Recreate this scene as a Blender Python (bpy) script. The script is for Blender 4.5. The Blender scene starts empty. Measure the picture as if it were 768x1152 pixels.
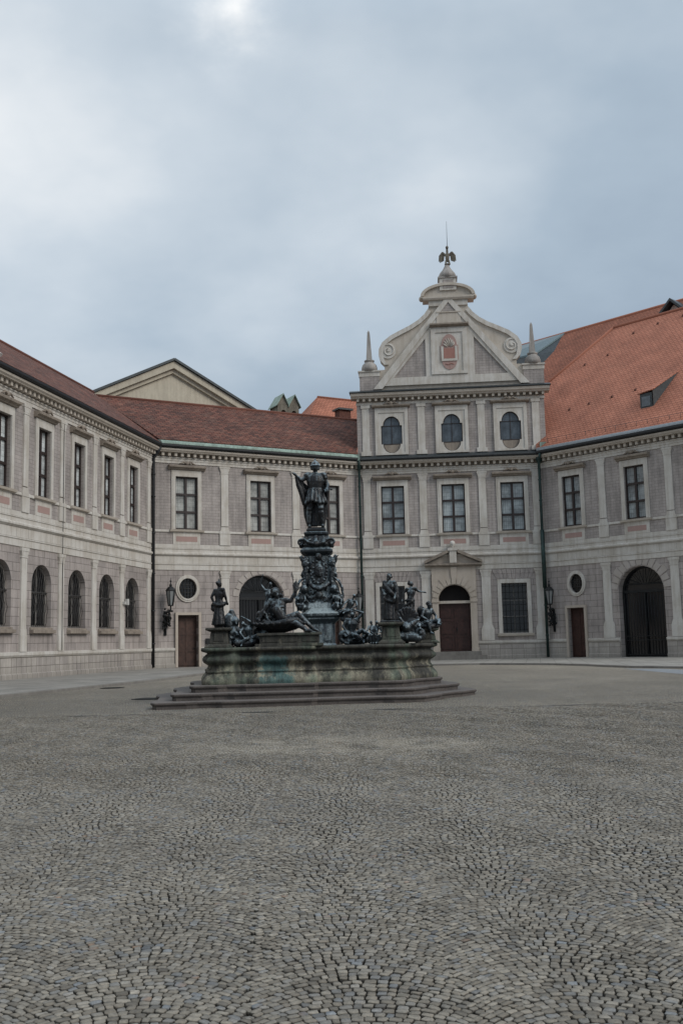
import bpy, bmesh, math, random
from mathutils import Vector, Matrix
from mathutils.geometry import tessellate_polygon
random.seed(7)
R = math.radians
PI = math.pi
scene = bpy.context.scene
COL = scene.collection
ROOTI = Matrix.Identity(4)

# ------------------------------------------------------------------ mesh helpers
class MB:
    def __init__(s): s.v = []; s.f = []; s.sm = []
    def add(s, vs, fs, smooth=False):
        o = len(s.v); s.v += [tuple(v) for v in vs]
        s.f += [tuple(i + o for i in f) for f in fs]; s.sm += [smooth] * len(fs)
        return s
    def box(s, x0, x1, y0, y1, z0, z1):
        v = [(x0,y0,z0),(x1,y0,z0),(x1,y1,z0),(x0,y1,z0),(x0,y0,z1),(x1,y0,z1),(x1,y1,z1),(x0,y1,z1)]
        return s.add(v, [(0,3,2,1),(4,5,6,7),(0,1,5,4),(1,2,6,5),(2,3,7,6),(3,0,4,7)])
    def frust(s, cx, cy, z0, z1, a0, b0, a1, b1):
        v = [(cx-a0,cy-b0,z0),(cx+a0,cy-b0,z0),(cx+a0,cy+b0,z0),(cx-a0,cy+b0,z0),
             (cx-a1,cy-b1,z1),(cx+a1,cy-b1,z1),(cx+a1,cy+b1,z1),(cx-a1,cy+b1,z1)]
        return s.add(v, [(0,3,2,1),(4,5,6,7),(0,1,5,4),(1,2,6,5),(2,3,7,6),(3,0,4,7)])
    def plate(s, loops, y0, y1, back=True):
        """loops of (x,z): outer + holes, front face at y0 (courtyard side), back at y1"""
        flat = [p for l in loops for p in l]
        tris = tessellate_polygon([[Vector((p[0], p[1], 0)) for p in l] for l in loops])
        n = len(flat); vs = [(p[0], y0, p[1]) for p in flat] + [(p[0], y1, p[1]) for p in flat]
        fs = [tuple(t) for t in tris]
        if back: fs += [tuple(i + n for i in reversed(t)) for t in tris]
        o = 0
        for l in loops:
            k = len(l)
            for i in range(k):
                j = (i + 1) % k; fs.append((o+i, o+j, o+j+n, o+i+n))
            o += k
        return s.add(vs, fs)
    def prof(s, prof, x0, x1, ml=0.0, mr=0.0, caps=True):
        """closed profile (y,z) swept along x; ends mitred: shift with depth towards the courtyard"""
        n = len(prof)
        a = [(x0 - y*ml, y, z) for y, z in prof]; b = [(x1 + y*mr, y, z) for y, z in prof]
        fs = [(i, (i+1) % n, (i+1) % n + n, i + n) for i in range(n)]
        s.add(a + b, fs)
        if caps:
            t = tessellate_polygon([[Vector((p[0], p[1], 0)) for p in prof]])
            s.add(a, [tuple(q) for q in t]); s.add(b, [tuple(reversed(q)) for q in t])
        return s
    def tube(s, pts, rad, n=8, closed=False):
        pts = [Vector(p) for p in pts]; m = len(pts)
        rs = rad if isinstance(rad, (list, tuple)) else [rad]*m
        rings = []; up = None
        for i, p in enumerate(pts):
            if closed: t = (pts[(i+1) % m] - pts[i-1])
            else: t = (pts[min(i+1, m-1)] - pts[max(i-1, 0)])
            t.normalize()
            if up is None: up = Vector((0,0,1)) if abs(t.z) < .9 else Vector((1,0,0))
            a = t.cross(up)
            if a.length < 1e-4: a = t.orthogonal()
            a.normalize(); b = a.cross(t); up = b
            rings.append([p + (a*math.cos(2*PI*k/n) + b*math.sin(2*PI*k/n))*rs[i] for k in range(n)])
        vs = [q for r in rings for q in r]; fs = []
        for i in range(m if closed else m-1):
            j = (i+1) % m
            for k in range(n):
                l = (k+1) % n; fs.append((i*n+k, i*n+l, j*n+l, j*n+k))
        if not closed:
            fs.append(tuple(reversed(range(n)))); fs.append(tuple((m-1)*n+k for k in range(n)))
        return s.add(vs, fs, True)
    def lathe(s, prof, c=(0,0,0), n=24, sx=1, sy=1, smooth=True):
        vs = []; m = len(prof)
        for r, z in prof:
            for k in range(n):
                a = 2*PI*k/n; vs.append((c[0]+r*sx*math.cos(a), c[1]+r*sy*math.sin(a), c[2]+z))
        fs = []
        for i in range(m-1):
            for k in range(n):
                l = (k+1) % n; fs.append((i*n+k, i*n+l, (i+1)*n+l, (i+1)*n+k))
        fs.append(tuple(reversed(range(n)))); fs.append(tuple((m-1)*n+k for k in range(n)))
        return s.add(vs, fs, smooth)
    def ell(s, c, r, rot=None, nu=14, nv=9):
        vs = []; fs = []
        M = rot if rot is not None else Matrix.Identity(3)
        C = Vector(c)
        for i in range(nv+1):
            th = PI*i/nv
            for k in range(nu):
                a = 2*PI*k/nu
                vs.append(C + M @ Vector((r[0]*math.sin(th)*math.cos(a), r[1]*math.sin(th)*math.sin(a), r[2]*math.cos(th))))
        for i in range(nv):
            for k in range(nu):
                l = (k+1) % nu
                if i == 0: fs.append((0, (i+1)*nu+k, (i+1)*nu+l))
                elif i == nv-1: fs.append((i*nu+k, (i+1)*nu, i*nu+l))
                else: fs.append((i*nu+k, (i+1)*nu+k, (i+1)*nu+l, i*nu+l))
        return s.add(vs, fs, True)
    def caps(s, a, b, ra, rb, n=12):
        """tapered capsule"""
        a = Vector(a); b = Vector(b); t = b-a
        L = t.length
        if L < 1e-5: return s.ell(a, (ra,)*3)
        t /= L; pts = []; rs = []
        for k in range(4):
            q = PI/2*(1-k/4.0); pts.append(a - t*ra*math.sin(q)); rs.append(max(ra*math.cos(q), ra*.05))
        pts.append(a); rs.append(ra); pts.append(a+t*L*.5); rs.append((ra+rb)/2); pts.append(b); rs.append(rb)
        for k in range(1, 5):
            q = PI/2*(k/4.0); pts.append(b + t*rb*math.sin(q)); rs.append(max(rb*math.cos(q), rb*.05))
        return s.tube(pts, rs, n)
    def mesh(s, name):
        me = bpy.data.meshes.new(name); me.from_pydata(s.v, [], s.f)
        me.polygons.foreach_set('use_smooth', s.sm)
        bm = bmesh.new(); bm.from_mesh(me)
        bmesh.ops.recalc_face_normals(bm, faces=bm.faces); bm.to_mesh(me); bm.free()
        me.update(); return me
    def build(s, name, mat, parent=None, loc=None):
        o = bpy.data.objects.new(name, s.mesh(name)); COL.objects.link(o)
        if mat: o.data.materials.append(mat)
        if parent: o.parent = parent
        if loc: o.location = loc
        return o

def remesh(o, vox, smooth=2, noise=0.0, nscale=.1):
    m = o.modifiers.new('r', 'REMESH'); m.mode = 'VOXEL'; m.voxel_size = vox; m.use_smooth_shade = True
    if smooth:
        k = o.modifiers.new('s', 'SMOOTH'); k.iterations = smooth; k.factor = .5
    if noise:
        t = bpy.data.textures.new('n', 'CLOUDS'); t.noise_scale = nscale; t.noise_depth = 2
        d = o.modifiers.new('d', 'DISPLACE'); d.texture = t; d.strength = noise; d.mid_level = .5; d.texture_coords = 'LOCAL'
    dg = bpy.context.evaluated_depsgraph_get(); dg.update()
    me = bpy.data.meshes.new_from_object(o.evaluated_get(dg))
    mats = [x for x in o.data.materials]
    o.modifiers.clear(); o.data = me; me.materials.clear()
    for x in mats: me.materials.append(x)
    me.polygons.foreach_set('use_smooth', [True]*len(me.polygons))
    return o

def tag(o, label=None, cat=None, group=None, kind=None):
    if label: o['label'] = label
    if cat: o['category'] = cat
    if group: o['group'] = group
    if kind: o['kind'] = kind
    return o
def empty(name, loc=(0,0,0), rz=0, **k):
    o = bpy.data.objects.new(name, None); COL.objects.link(o); o.location = loc; o.rotation_euler = (0,0,rz)
    o.empty_display_size = .3
    return tag(o, **k)
def copy_tree(o, parent=None, loc=None):
    c = o.copy(); COL.objects.link(c); c.parent = parent
    if loc: c.location = loc
    for ch in [q for q in bpy.data.objects if q.parent == o]: copy_tree(ch, c)
    return c

# ------------------------------------------------------------------ materials
def newmat(name):
    m = bpy.data.materials.new(name); m.use_nodes = True
    nt = m.node_tree; b = nt.nodes['Principled BSDF']
    return m, nt, b
class G:
    """tiny node-graph helper"""
    def __init__(s, nt): s.nt = nt
    def n(s, t, **k):
        x = s.nt.nodes.new(t)
        for a, b in k.items(): setattr(x, a, b)
        return x
    def l(s, a, b): s.nt.links.new(a, b)
    def m(s, op, a, b=None, c=None, clamp=False):
        x = s.n('ShaderNodeMath', operation=op); x.use_clamp = clamp
        for i, q in enumerate((a, b, c)):
            if q is None: continue
            if isinstance(q, (int, float)): x.inputs[i].default_value = q
            else: s.l(q, x.inputs[i])
        return x.outputs[0]
    def noise(s, vec, scale, detail=3, rough=.5, dims='3D'):
        x = s.n('ShaderNodeTexNoise'); x.noise_dimensions = dims
        x.inputs['Scale'].default_value = scale; x.inputs['Detail'].default_value = detail; x.inputs['Roughness'].default_value = rough
        s.l(vec, x.inputs['Vector']); return x.outputs['Fac']
    def noisec(s, vec, scale, detail=2):
        x = s.n('ShaderNodeTexNoise'); x.inputs['Scale'].default_value = scale; x.inputs['Detail'].default_value = detail
        s.l(vec, x.inputs['Vector']); return x.outputs['Color']
    def ramp(s, fac, stops):
        x = s.n('ShaderNodeValToRGB'); e = x.color_ramp.elements
        e[0].position = stops[0][0]; e[0].color = col(stops[0][1]); e[1].position = stops[1][0]; e[1].color = col(stops[1][1])
        for p, c in stops[2:]:
            q = e.new(p); q.color = col(c)
        s.l(fac, x.inputs[0]); return x.outputs[0]
    def mix(s, fac, a, b, mode='MIX'):
        x = s.n('ShaderNodeMix', data_type='RGBA', blend_type=mode)
        for inp, q in ((x.inputs[0], fac), (x.inputs[6], a), (x.inputs[7], b)):
            if isinstance(q, (int, float)): inp.default_value = q
            elif isinstance(q, tuple): inp.default_value = col(q)
            else: s.l(q, inp)
        return x.outputs[2]
    def xyz(s, x, y, z):
        c = s.n('ShaderNodeCombineXYZ')
        for i, q in enumerate((x, y, z)):
            if isinstance(q, (int, float)): c.inputs[i].default_value = q
            else: s.l(q, c.inputs[i])
        return c.outputs[0]
    def sep(s, v):
        c = s.n('ShaderNodeSeparateXYZ'); s.l(v, c.inputs[0]); return c.outputs
    def obj(s): return s.n('ShaderNodeTexCoord').outputs['Object']
    def bump(s, h, strength, dist, bsdf, normal=None):
        x = s.n('ShaderNodeBump'); x.inputs['Strength'].default_value = strength; x.inputs['Distance'].default_value = dist
        s.l(h, x.inputs['Height'])
        if normal: s.l(normal, x.inputs['Normal'])
        if bsdf: s.l(x.outputs[0], bsdf.inputs['Normal'])
        return x.outputs[0]
def col(c):
    if isinstance(c, (int, float)): return (c, c, c, 1)
    return (c[0], c[1], c[2], 1)

def mat_brick(name, c1, c2, cm, bw, bh, mortar=.012, off=.5, bump=.3, dirt=.25, warp=0.0):
    m, nt, b = newmat(name); g = G(nt)
    o = g.obj(); x, y, z = g.sep(o)
    v = g.xyz(x, z, 0.0)
    bk = g.n('ShaderNodeTexBrick'); bk.offset = off
    g.l(v, bk.inputs['Vector']); bk.inputs['Scale'].default_value = 1
    bk.inputs['Brick Width'].default_value = bw; bk.inputs['Row Height'].default_value = bh
    bk.inputs['Mortar Size'].default_value = mortar; bk.inputs['Mortar Smooth'].default_value = .3
    bk.inputs['Color1'].default_value = col(c1); bk.inputs['Color2'].default_value = col(c2); bk.inputs['Mortar'].default_value = col(cm)
    n1 = g.noise(o, .6, 5, .6); n2 = g.noise(g.xyz(g.m('MULTIPLY', x, 4), y, g.m('MULTIPLY', z, .35)), 1.0, 4, .6)
    n3 = g.noise(o, 14, 3, .6)
    d = g.m('ADD', g.m('MULTIPLY', n1, .5), g.m('MULTIPLY', n2, .5))
    dd = g.ramp(d, [(.35, 1 - dirt), (.62, 1.06)])
    c = g.mix(1.0, bk.outputs['Color'], dd, 'MULTIPLY')
    c = g.mix(1.0, c, g.ramp(n3, [(.3, .9), (.7, 1.06)]), 'MULTIPLY')
    # a little grime splashed up from the pavement
    lo = g.m('SUBTRACT', 1.0, g.m('MULTIPLY', g.m('SUBTRACT', z, .45), 1.4), clamp=True)
    c = g.mix(g.m('MULTIPLY', g.m('MULTIPLY', lo, n1), .7), c, (.16, .145, .12))
    g.l(c, b.inputs['Base Color']); b.inputs['Roughness'].default_value = .9
    b.inputs['Specular IOR Level'].default_value = .2
    h = g.m('ADD', g.m('MULTIPLY', bk.outputs['Fac'], -1.0), g.m('MULTIPLY', n3, .35))
    g.bump(h, bump, .015, b)
    return m

def mat_plaster(name, c, dirt=.3, tint=(.30, .25, .19), rough=.9):
    m, nt, b = newmat(name); g = G(nt)
    o = g.n('ShaderNodeNewGeometry').outputs['Position']; x, y, z = g.sep(o)
    n1 = g.noise(o, .9, 6, .62); n2 = g.noise(g.xyz(g.m('MULTIPLY', x, 5), g.m('MULTIPLY', y, 5), g.m('MULTIPLY', z, .5)), 1.0, 5, .6)
    n3 = g.noise(o, 22, 3, .6)
    d = g.m('MULTIPLY', n1, n2)
    f = g.ramp(d, [(.14, 1.0), (.32, 0.0)])
    cc = g.mix(g.m('MULTIPLY', f, dirt), c, tint)
    cc = g.mix(1.0, cc, g.ramp(n3, [(.3, .92), (.7, 1.05)]), 'MULTIPLY')
    g.l(cc, b.inputs['Base Color']); b.inputs['Roughness'].default_value = rough; b.inputs['Specular IOR Level'].default_value = .2
    g.bump(n3, .25, .01, b)
    return m

def mat_plain(name, c, rough=.6, metal=0.0, var=.2, scale=6, bump=.1, spec=.4):
    m, nt, b = newmat(name); g = G(nt); o = g.obj()
    n = g.noise(o, scale, 4, .6)
    g.l(g.mix(1.0, c, g.ramp(n, [(.3, 1-var), (.7, 1+var*.5)]), 'MULTIPLY'), b.inputs['Base Color'])
    b.inputs['Roughness'].default_value = rough; b.inputs['Metallic'].default_value = metal; b.inputs['Specular IOR Level'].default_value = spec
    if bump: g.bump(n, bump, .01, b)
    return m

def mat_bronze(name, dark, light, amt=.5, thr=.52):
    m, nt, b = newmat(name); g = G(nt)
    ge = g.n('ShaderNodeNewGeometry'); o = ge.outputs['Position']; x, y, z = g.sep(o)
    st = g.noise(g.xyz(g.m('MULTIPLY', x, 9), g.m('MULTIPLY', y, 9), g.m('MULTIPLY', z, 1.6)), 1.0, 5, .7)
    n2 = g.noise(o, 34, 4, .65); n3 = g.noise(o, 8, 4, .6)
    nz = g.sep(ge.outputs['Normal'])[2]
    # verdigris on upward faces and vertical streaks, also painting in pale highlights
    f = g.m('ADD', g.m('ADD', g.m('MULTIPLY', nz, .13), g.m('MULTIPLY', st, .65)), g.m('MULTIPLY', n3, .35))
    f = g.ramp(f, [(thr, 0.0), (thr+.12, 1.0)])
    c = g.mix(g.m('MULTIPLY', f, amt), dark, light)
    br = g.ramp(n3, [(.5, 0.0), (.7, 1.0)]); c = g.mix(g.m('MULTIPLY', br, .35), c, (.045, .032, .022))
    c = g.mix(1.0, c, g.ramp(n2, [(.3, .5), (.7, 1.35)]), 'MULTIPLY')
    g.l(c, b.inputs['Base Color']); b.inputs['Metallic'].default_value = .25
    g.l(g.ramp(n2, [(.3, .30), (.7, .58)]), b.inputs['Roughness']); b.inputs['Specular IOR Level'].default_value = .45
    g.bump(g.m('ADD', n2, n3), .45, .02, b)
    return m

def mat_roof(name, ca, cb, cc, tw, th, moss=.4, bump=.5, contrast=.5):
    """tiled roof; uses UV-free local coords: x along the eaves, y up the slope (object built in slope space via attribute)"""
    m, nt, b = newmat(name); g = G(nt)
    uv = g.n('ShaderNodeUVMap'); uv.uv_map = 'tile'
    x, y, z = g.sep(uv.outputs[0])
    wob = g.noise(uv.outputs[0], .8, 3)
    v = g.xyz(x, g.m('ADD', y, g.m('MULTIPLY', wob, .08)), 0.0)
    bk = g.n('ShaderNodeTexBrick'); g.l(v, bk.inputs['Vector']); bk.inputs['Scale'].default_value = 1
    bk.inputs['Brick Width'].default_value = tw; bk.inputs['Row Height'].default_value = th
    bk.inputs['Mortar Size'].default_value = th*.09; bk.inputs['Mortar Smooth'].default_value = .6; bk.inputs['Bias'].default_value = 0
    bk.inputs['Color1'].default_value = col(ca); bk.inputs['Color2'].default_value = col(cb)
    bk.inputs['Mortar'].default_value = col(tuple(q*contrast for q in cb))
    n1 = g.noise(uv.outputs[0], .5, 6, .65); n2 = g.noise(g.xyz(g.m('MULTIPLY', x, 1.0), g.m('MULTIPLY', y, 3.0), 0.0), 1.3, 6, .7)
    c = g.mix(g.m('MULTIPLY', g.ramp(n2, [(.48, 0.0), (.68, 1.0)]), moss), bk.outputs['Color'], cc)
    c = g.mix(1.0, c, g.ramp(n1, [(.3, .72), (.7, 1.15)]), 'MULTIPLY')
    g.l(c, b.inputs['Base Color']); b.inputs['Roughness'].default_value = .85; b.inputs['Specular IOR Level'].default_value = .25
    fy = g.m('FRACT', g.m('DIVIDE', y, th))
    h = g.m('ADD', g.m('MULTIPLY', g.m('SUBTRACT', 1.0, fy), 1.0), g.m('ADD', g.m('MULTIPLY', bk.outputs['Fac'], -.6), g.m('MULTIPLY', n2, .8)))
    g.bump(h, bump, .03, b)
    return m

def mat_cobble():
    m, nt, b = newmat('cobblestone'); g = G(nt)
    o = g.obj(); x0, y0, z0 = g.sep(o)
    wc = g.sep(g.noisec(o, .55, 1)); ws = g.sep(g.noisec(o, 9.0, 1))
    X = g.m('ADD', g.m('ADD', x0, g.m('MULTIPLY', wc[0], .55)), g.m('MULTIPLY', ws[0], .065))
    Y = g.m('ADD', g.m('ADD', y0, g.m('MULTIPLY', wc[1], .45)), g.m('MULTIPLY', ws[1], .045))
    # segmental arcs: strips of fans, every fan a stack of arcs
    W = 1.25
    st = g.m('FLOOR', g.m('DIVIDE', X, W)); fx = g.m('SUBTRACT', g.m('FRACT', g.m('DIVIDE', X, W)), .5)
    arc = g.m('MULTIPLY', g.m('MULTIPLY', fx, fx), 1.05)
    v = g.m('DIVIDE', g.m('ADD', Y, arc), .064)
    row = g.m('FLOOR', v); fv = g.m('SUBTRACT', g.m('FRACT', v), .5)
    wn = g.n('ShaderNodeTexWhiteNoise', noise_dimensions='2D'); g.l(g.xyz(row, st, 0.0), wn.inputs['Vector'])
    off = wn.outputs['Value']
    u = g.m('ADD', g.m('DIVIDE', X, .076), g.m('MULTIPLY', off, 1.0))
    cel = g.m('FLOOR', u); fu = g.m('SUBTRACT', g.m('FRACT', u), .5)
    w2 = g.n('ShaderNodeTexWhiteNoise', noise_dimensions='3D'); g.l(g.xyz(cel, row, st), w2.inputs['Vector'])
    rnd = w2.outputs['Value']; rc = g.sep(w2.outputs['Color'])
    # rounded-square stone profile
    rag = g.m('MULTIPLY', g.m('SUBTRACT', g.noise(o, 42, 2, .6), .5), .30)
    ax = g.m('ABSOLUTE', fu); ay = g.m('ABSOLUTE', fv)
    p4 = g.m('POWER', g.m('ADD', g.m('POWER', g.m('MULTIPLY', ax, 2), 5.0), g.m('POWER', g.m('MULTIPLY', ay, 2), 5.0)), .2)
    edge = g.m('ADD', g.m('SUBTRACT', g.m('ADD', .78, g.m('MULTIPLY', rnd, .16)), p4), rag)   # >0 inside the stone
    inside = g.m('MULTIPLY', g.m('ADD', edge, .015), 9.0, clamp=True)
    fine = g.noise(o, 60, 3, .6); mid = g.noise(o, 6, 3, .6); big = g.noise(o, .35, 5, .6); big2 = g.noise(g.xyz(x0, g.m('MULTIPLY', y0, .5), 3.0), .12, 3, .5)
    tint = g.ramp(g.m('ADD', g.m('MULTIPLY', rc[0], .80), g.m('MULTIPLY', g.ramp(g.noise(o, 2.2, 2), [(.42, 0.0), (.66, 1.0)]), .22), clamp=True), [(0.0, (.215, .198, .168)), (.35, (.245, .228, .198)), (.70, (.270, .254, .224)), (.86, (.215, .220, .222)), (.95, (.20, .222, .25)), (.985, (.27, .205, .155))])
    val = g.ramp(rc[1], [(0.0, .66), (.3, .95), (1.0, 1.16)])
    c = g.mix(1.0, tint, val, 'MULTIPLY')
    c = g.mix(1.0, c, g.ramp(fine, [(.3, .74), (.7, 1.18)]), 'MULTIPLY')
    jo = g.mix(g.ramp(mid, [(.45, 0.0), (.7, 1.0)]), (.005, .005, .0045), (.04, .037, .03))
    # sandy joints fade the stones in worn, dusty patches
    d1 = g.m('SUBTRACT', 1.0, g.m('SQRT', g.m('ADD', g.m('POWER', g.m('DIVIDE', g.m('SUBTRACT', x0, -.2), 2.9), 2.0), g.m('POWER', g.m('DIVIDE', g.m('SUBTRACT', y0, 17.2), 1.5), 2.0))), clamp=True)
    dust = g.m('MULTIPLY', g.m('MULTIPLY', d1, 2.2, clamp=True), g.ramp(g.noise(o, 1.6, 4, .6), [(.35, 0.0), (.6, 1.0)]))
    far = g.m('MULTIPLY', g.m('SUBTRACT', y0, 30.0), .05, clamp=True)
    c = g.mix(inside, jo, c)
    c = g.mix(g.m('MULTIPLY', dust, .8), c, (.31, .285, .245))
    c = g.mix(g.m('MULTIPLY', far, .55), c, (.272, .253, .224))
    c = g.mix(1.0, c, g.ramp(big, [(.3, .82), (.7, 1.15)]), 'MULTIPLY')
    c = g.mix(1.0, c, g.ramp(big2, [(.35, .86), (.65, 1.12)]), 'MULTIPLY')
    c = g.mix(1.0, c, (GV*1.05, GV*.975, GV*.87), 'MULTIPLY')
    inr = g.m('MULTIPLY', g.m('LESS_THAN', g.m('ABSOLUTE', x0), g.m('ADD', g.m('MULTIPLY', y0, .365), 2.55)), g.m('LESS_THAN', y0, 25.1))
    inr = g.m('MULTIPLY', inr, g.m('GREATER_THAN', y0, 1.9))
    c = g.mix(inr, c, (.016, .014, .011))      # sand bed between the laid setts
    g.l(c, b.inputs['Base Color'])
    g.l(g.ramp(fine, [(.3, .5), (.7, .78)]), b.inputs['Roughness']); b.inputs['Specular IOR Level'].default_value = .35
    dome = g.m('MULTIPLY', g.m('MAXIMUM', edge, 0.0), 3.0, clamp=True)
    til = g.m('ADD', g.m('MULTIPLY', fu, g.m('SUBTRACT', rc[2], .5)), g.m('MULTIPLY', fv, g.m('SUBTRACT', rnd, .5)))
    h = g.m('ADD', g.m('ADD', g.m('POWER', dome, .5), g.m('MULTIPLY', fine, .15)), g.m('MULTIPLY', til, .9))
    h = g.m('ADD', h, g.m('MULTIPLY', rnd, .25))
    g.bump(h, .8, .012, b)
    return m
GV = .93
LB = [(-.084, .823, .562), (-.27, .873, .40), (-.25, .80, .53)]

WALLV = (.425, .375, .345); WALLV2 = (.365, .322, .300); JOINT = (.185, .162, .148)
M = {}
M['wall_lo'] = mat_brick('painted_ashlar', WALLV, WALLV2, JOINT, .98, .41, .014, .5, .4, .42)
M['wall_hi'] = mat_brick('painted_brickwork', (.415, .370, .342), (.36, .322, .300), (.245, .218, .202), .46, .185, .010, .5, .35, .38)
M['plinth'] = mat_brick('plinth_slabs', (.46, .42, .375), (.37, .335, .305), (.17, .15, .135), .78, 1.1, .014, 0, .35, .35)
M['plinth_slim'] = mat_brick('plinth_slim_slabs', (.46, .42, .375), (.36, .325, .30), (.16, .14, .125), .46, 1.0, .014, 0, .35, .35)
M['trim'] = mat_plaster('pale_trim', (.56, .53, .485), .5)
M['trim2'] = mat_plaster('warm_trim', (.49, .44, .38), .4)
M['stone_p'] = mat_plaster('portal_stone', (.46, .40, .34), .4)
M['grey_stone'] = mat_plaster('grey_stone', (.36, .335, .31), .6, (.12, .11, .10))
M['hood'] = mat_plaster('hood_stone', (.30, .255, .21), .5, (.10, .08, .07))
M['pink'] = mat_plaster('faded_red_paint', (.38, .255, .225), .3, (.25, .2, .18))
M['red'] = mat_plaster('red_paint', (.34, .175, .145), .3, (.2, .12, .1))
M['ochre'] = mat_plaster('ochre_plaster', (.52, .47, .375), .45, (.30, .265, .21))
M['groove'] = mat_plain('groove', (.13, .11, .10), .9)
M['frame'] = mat_plain('window_frame', (.030, .020, .018), .45, 0, .2)
M['iron'] = mat_plain('black_iron', (.016, .017, .018), .5, .3, .3)
M['grille'] = mat_plain('grille_iron', (.05, .047, .045), .5, .3, .3)
M['gutter'] = mat_plain('black_gutter', (.022, .023, .025), .5, .2, .3)
M['copper'] = mat_plaster('green_copper', (.27, .35, .30), .8, (.13, .16, .13), .6)
M['pipe_green'] = mat_plain('green_pipe', (.022, .045, .041), .5, .2, .5, 3)
M['slate'] = mat_plain('dark_sheet_metal', (.05, .058, .062), .45, .3, .3)
M['zinc'] = mat_plain('zinc_sheet', (.11, .15, .16), .35, .5, .2)
M['lead'] = mat_plain('grey_gutter', (.20, .22, .235), .5, .3, .2)
M['wood'] = mat_plain('brown_wood', (.060, .030, .021), .6, 0, .5, 5)
M['wood2'] = mat_plain('dark_red_wood', (.048, .020, .015), .55, 0, .4, 5)
M['chim'] = mat_plaster('chimney_plaster', (.22, .20, .16), .8, (.07, .06, .05))
M['chimbrick'] = mat_plain('chimney_brick', (.13, .055, .04), .9, 0, .5, 8)
M['roof_old'] = mat_roof('old_clay_tiles', (.175, .064, .042), (.075, .034, .026), (.20, .11, .08), .40, .26, .85, 1.0, .22)
M['roof_new'] = mat_roof('orange_clay_tiles', (.43, .175, .112), (.385, .150, .095), (.33, .155, .11), .30, .24, .25, .7, .42)
M['roof_new2'] = mat_roof('weathered_orange_tiles', (.33, .125, .078), (.26, .10, .062), (.19, .09, .065), .30, .24, .5, .7, .42)
M['bronze'] = mat_bronze('dark_bronze', (.014, .015, .017), (.18, .235, .26), .75, .51)
M['bronze_slab'] = mat_bronze('weathered_bronze_slab', (.085, .10, .108), (.36, .42, .43), .95, .44)
M['bronze_d'] = mat_bronze('black_bronze', (.009, .0095, .011), (.06, .078, .088), .45)
M['bronze_l'] = mat_bronze('patina_highlight_bronze', (.020, .026, .030), (.30, .38, .42), .7, .52)
M['lampglass'] = mat_plain('lamp_glass', (.20, .21, .21), .12, 0, .1, 5, 0, .6)
M['darkglass'] = mat_plain('dark_glass', (.010, .011, .013), .10, 0, .3, 2, 0, .5)
M['white_box'] = mat_plain('white_box', (.5, .49, .46), .5)
M['manhole'] = mat_plain('cast_iron', (.035, .034, .032), .55, .4, .3, 20, .3)
M['kerb'] = mat_plaster('kerb_stone', (.22, .205, .185), .5, (.10, .09, .08))
def mat_steps():
    m, nt, b = newmat('shaded_step_stone'); g = G(nt); ge = g.n('ShaderNodeNewGeometry'); o = ge.outputs['Position']; nz = g.sep(ge.outputs['Normal'])[2]
    n1 = g.noise(o, 1.5, 5, .65); n3 = g.noise(o, 24, 3, .6)
    c = g.mix(g.ramp(n1, [(.35, 0.0), (.65, 1.0)]), (.060, .050, .045), (.105, .088, .078))
    c = g.mix(g.m('MULTIPLY', g.ramp(nz, [(.6, 0.0), (.95, 1.0)]), .8), c, (.125, .108, .097))   # overhang shade painted in: treads lighter than risers
    c = g.mix(1.0, c, g.ramp(n3, [(.3, .75), (.7, 1.15)]), 'MULTIPLY')
    g.l(c, b.inputs['Base Color']); b.inputs['Roughness'].default_value = .8; g.bump(n3, .4, .01, b); return m
M['steps'] = mat_steps()
M['water'] = mat_plain('pool_water', (.02, .035, .035), .05, 0, .1, 2, .05, .6)

# curtained glass behind reflections
def mat_curtain(name, a, b_, gloss=.5):
    m, nt, b = newmat(name); g = G(nt); o = g.obj(); x, y, z = g.sep(o)
    w = g.n('ShaderNodeTexWave'); w.inputs['Scale'].default_value = 2.2; w.inputs['Distortion'].default_value = 2.5; w.inputs['Detail'].default_value = 2
    g.l(g.xyz(x, 0.0, g.m('MULTIPLY', z, .12)), w.inputs['Vector'])
    c = g.mix(w.outputs['Fac'], a, b_)
    # leaded glazing bars: 3 x 4 small lights per casement
    lx = g.m('ABSOLUTE', g.m('SUBTRACT', g.m('FRACT', g.m('DIVIDE', g.m('ADD', x, 10.0), .18)), .5))
    lz = g.m('ABSOLUTE', g.m('SUBTRACT', g.m('FRACT', g.m('DIVIDE', z, .27)), .5))
    ln = g.m('GREATER_THAN', g.m('MAXIMUM', lx, lz), .455)
    c = g.mix(g.m('MULTIPLY', ln, .45), c, (.05, .05, .05))
    oi = g.n('ShaderNodeObjectInfo').outputs['Random']
    n = g.noise(g.xyz(g.m('ADD', x, g.m('MULTIPLY', oi, 40)), y, z), 1.4, 4, .6); c = g.mix(1.0, c, g.ramp(n, [(.35, .5), (.62, 1.15)]), 'MULTIPLY')
    # each window's curtain stops at a height of its own, dark room above or a gap in the middle
    gap = g.m('LESS_THAN', g.m('ABSOLUTE', g.m('ADD', x, g.m('MULTIPLY', g.m('SUBTRACT', oi, .5), .3))), g.m('MULTIPLY', g.m('SUBTRACT', oi, .55), .35))
    c = g.mix(g.m('MULTIPLY', gap, .8), c, (.03, .032, .035))
    c = g.mix(1.0, c, g.ramp(oi, [(0.0, .82), (1.0, 1.1)]), 'MULTIPLY')
    g.l(c, b.inputs['Base Color']); b.inputs['Roughness'].default_value = .6
    b.inputs['Coat Weight'].default_value = 1.0; b.inputs['Coat Roughness'].default_value = .03
    n2 = g.noise(o, .9, 2); 
    x_ = g.n('ShaderNodeBump'); x_.inputs['Strength'].default_value = .15; x_.inputs['Distance'].default_value = .02; g.l(n2, x_.inputs['Height']); g.l(x_.outputs[0], b.inputs['Coat Normal'])
    return m
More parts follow.
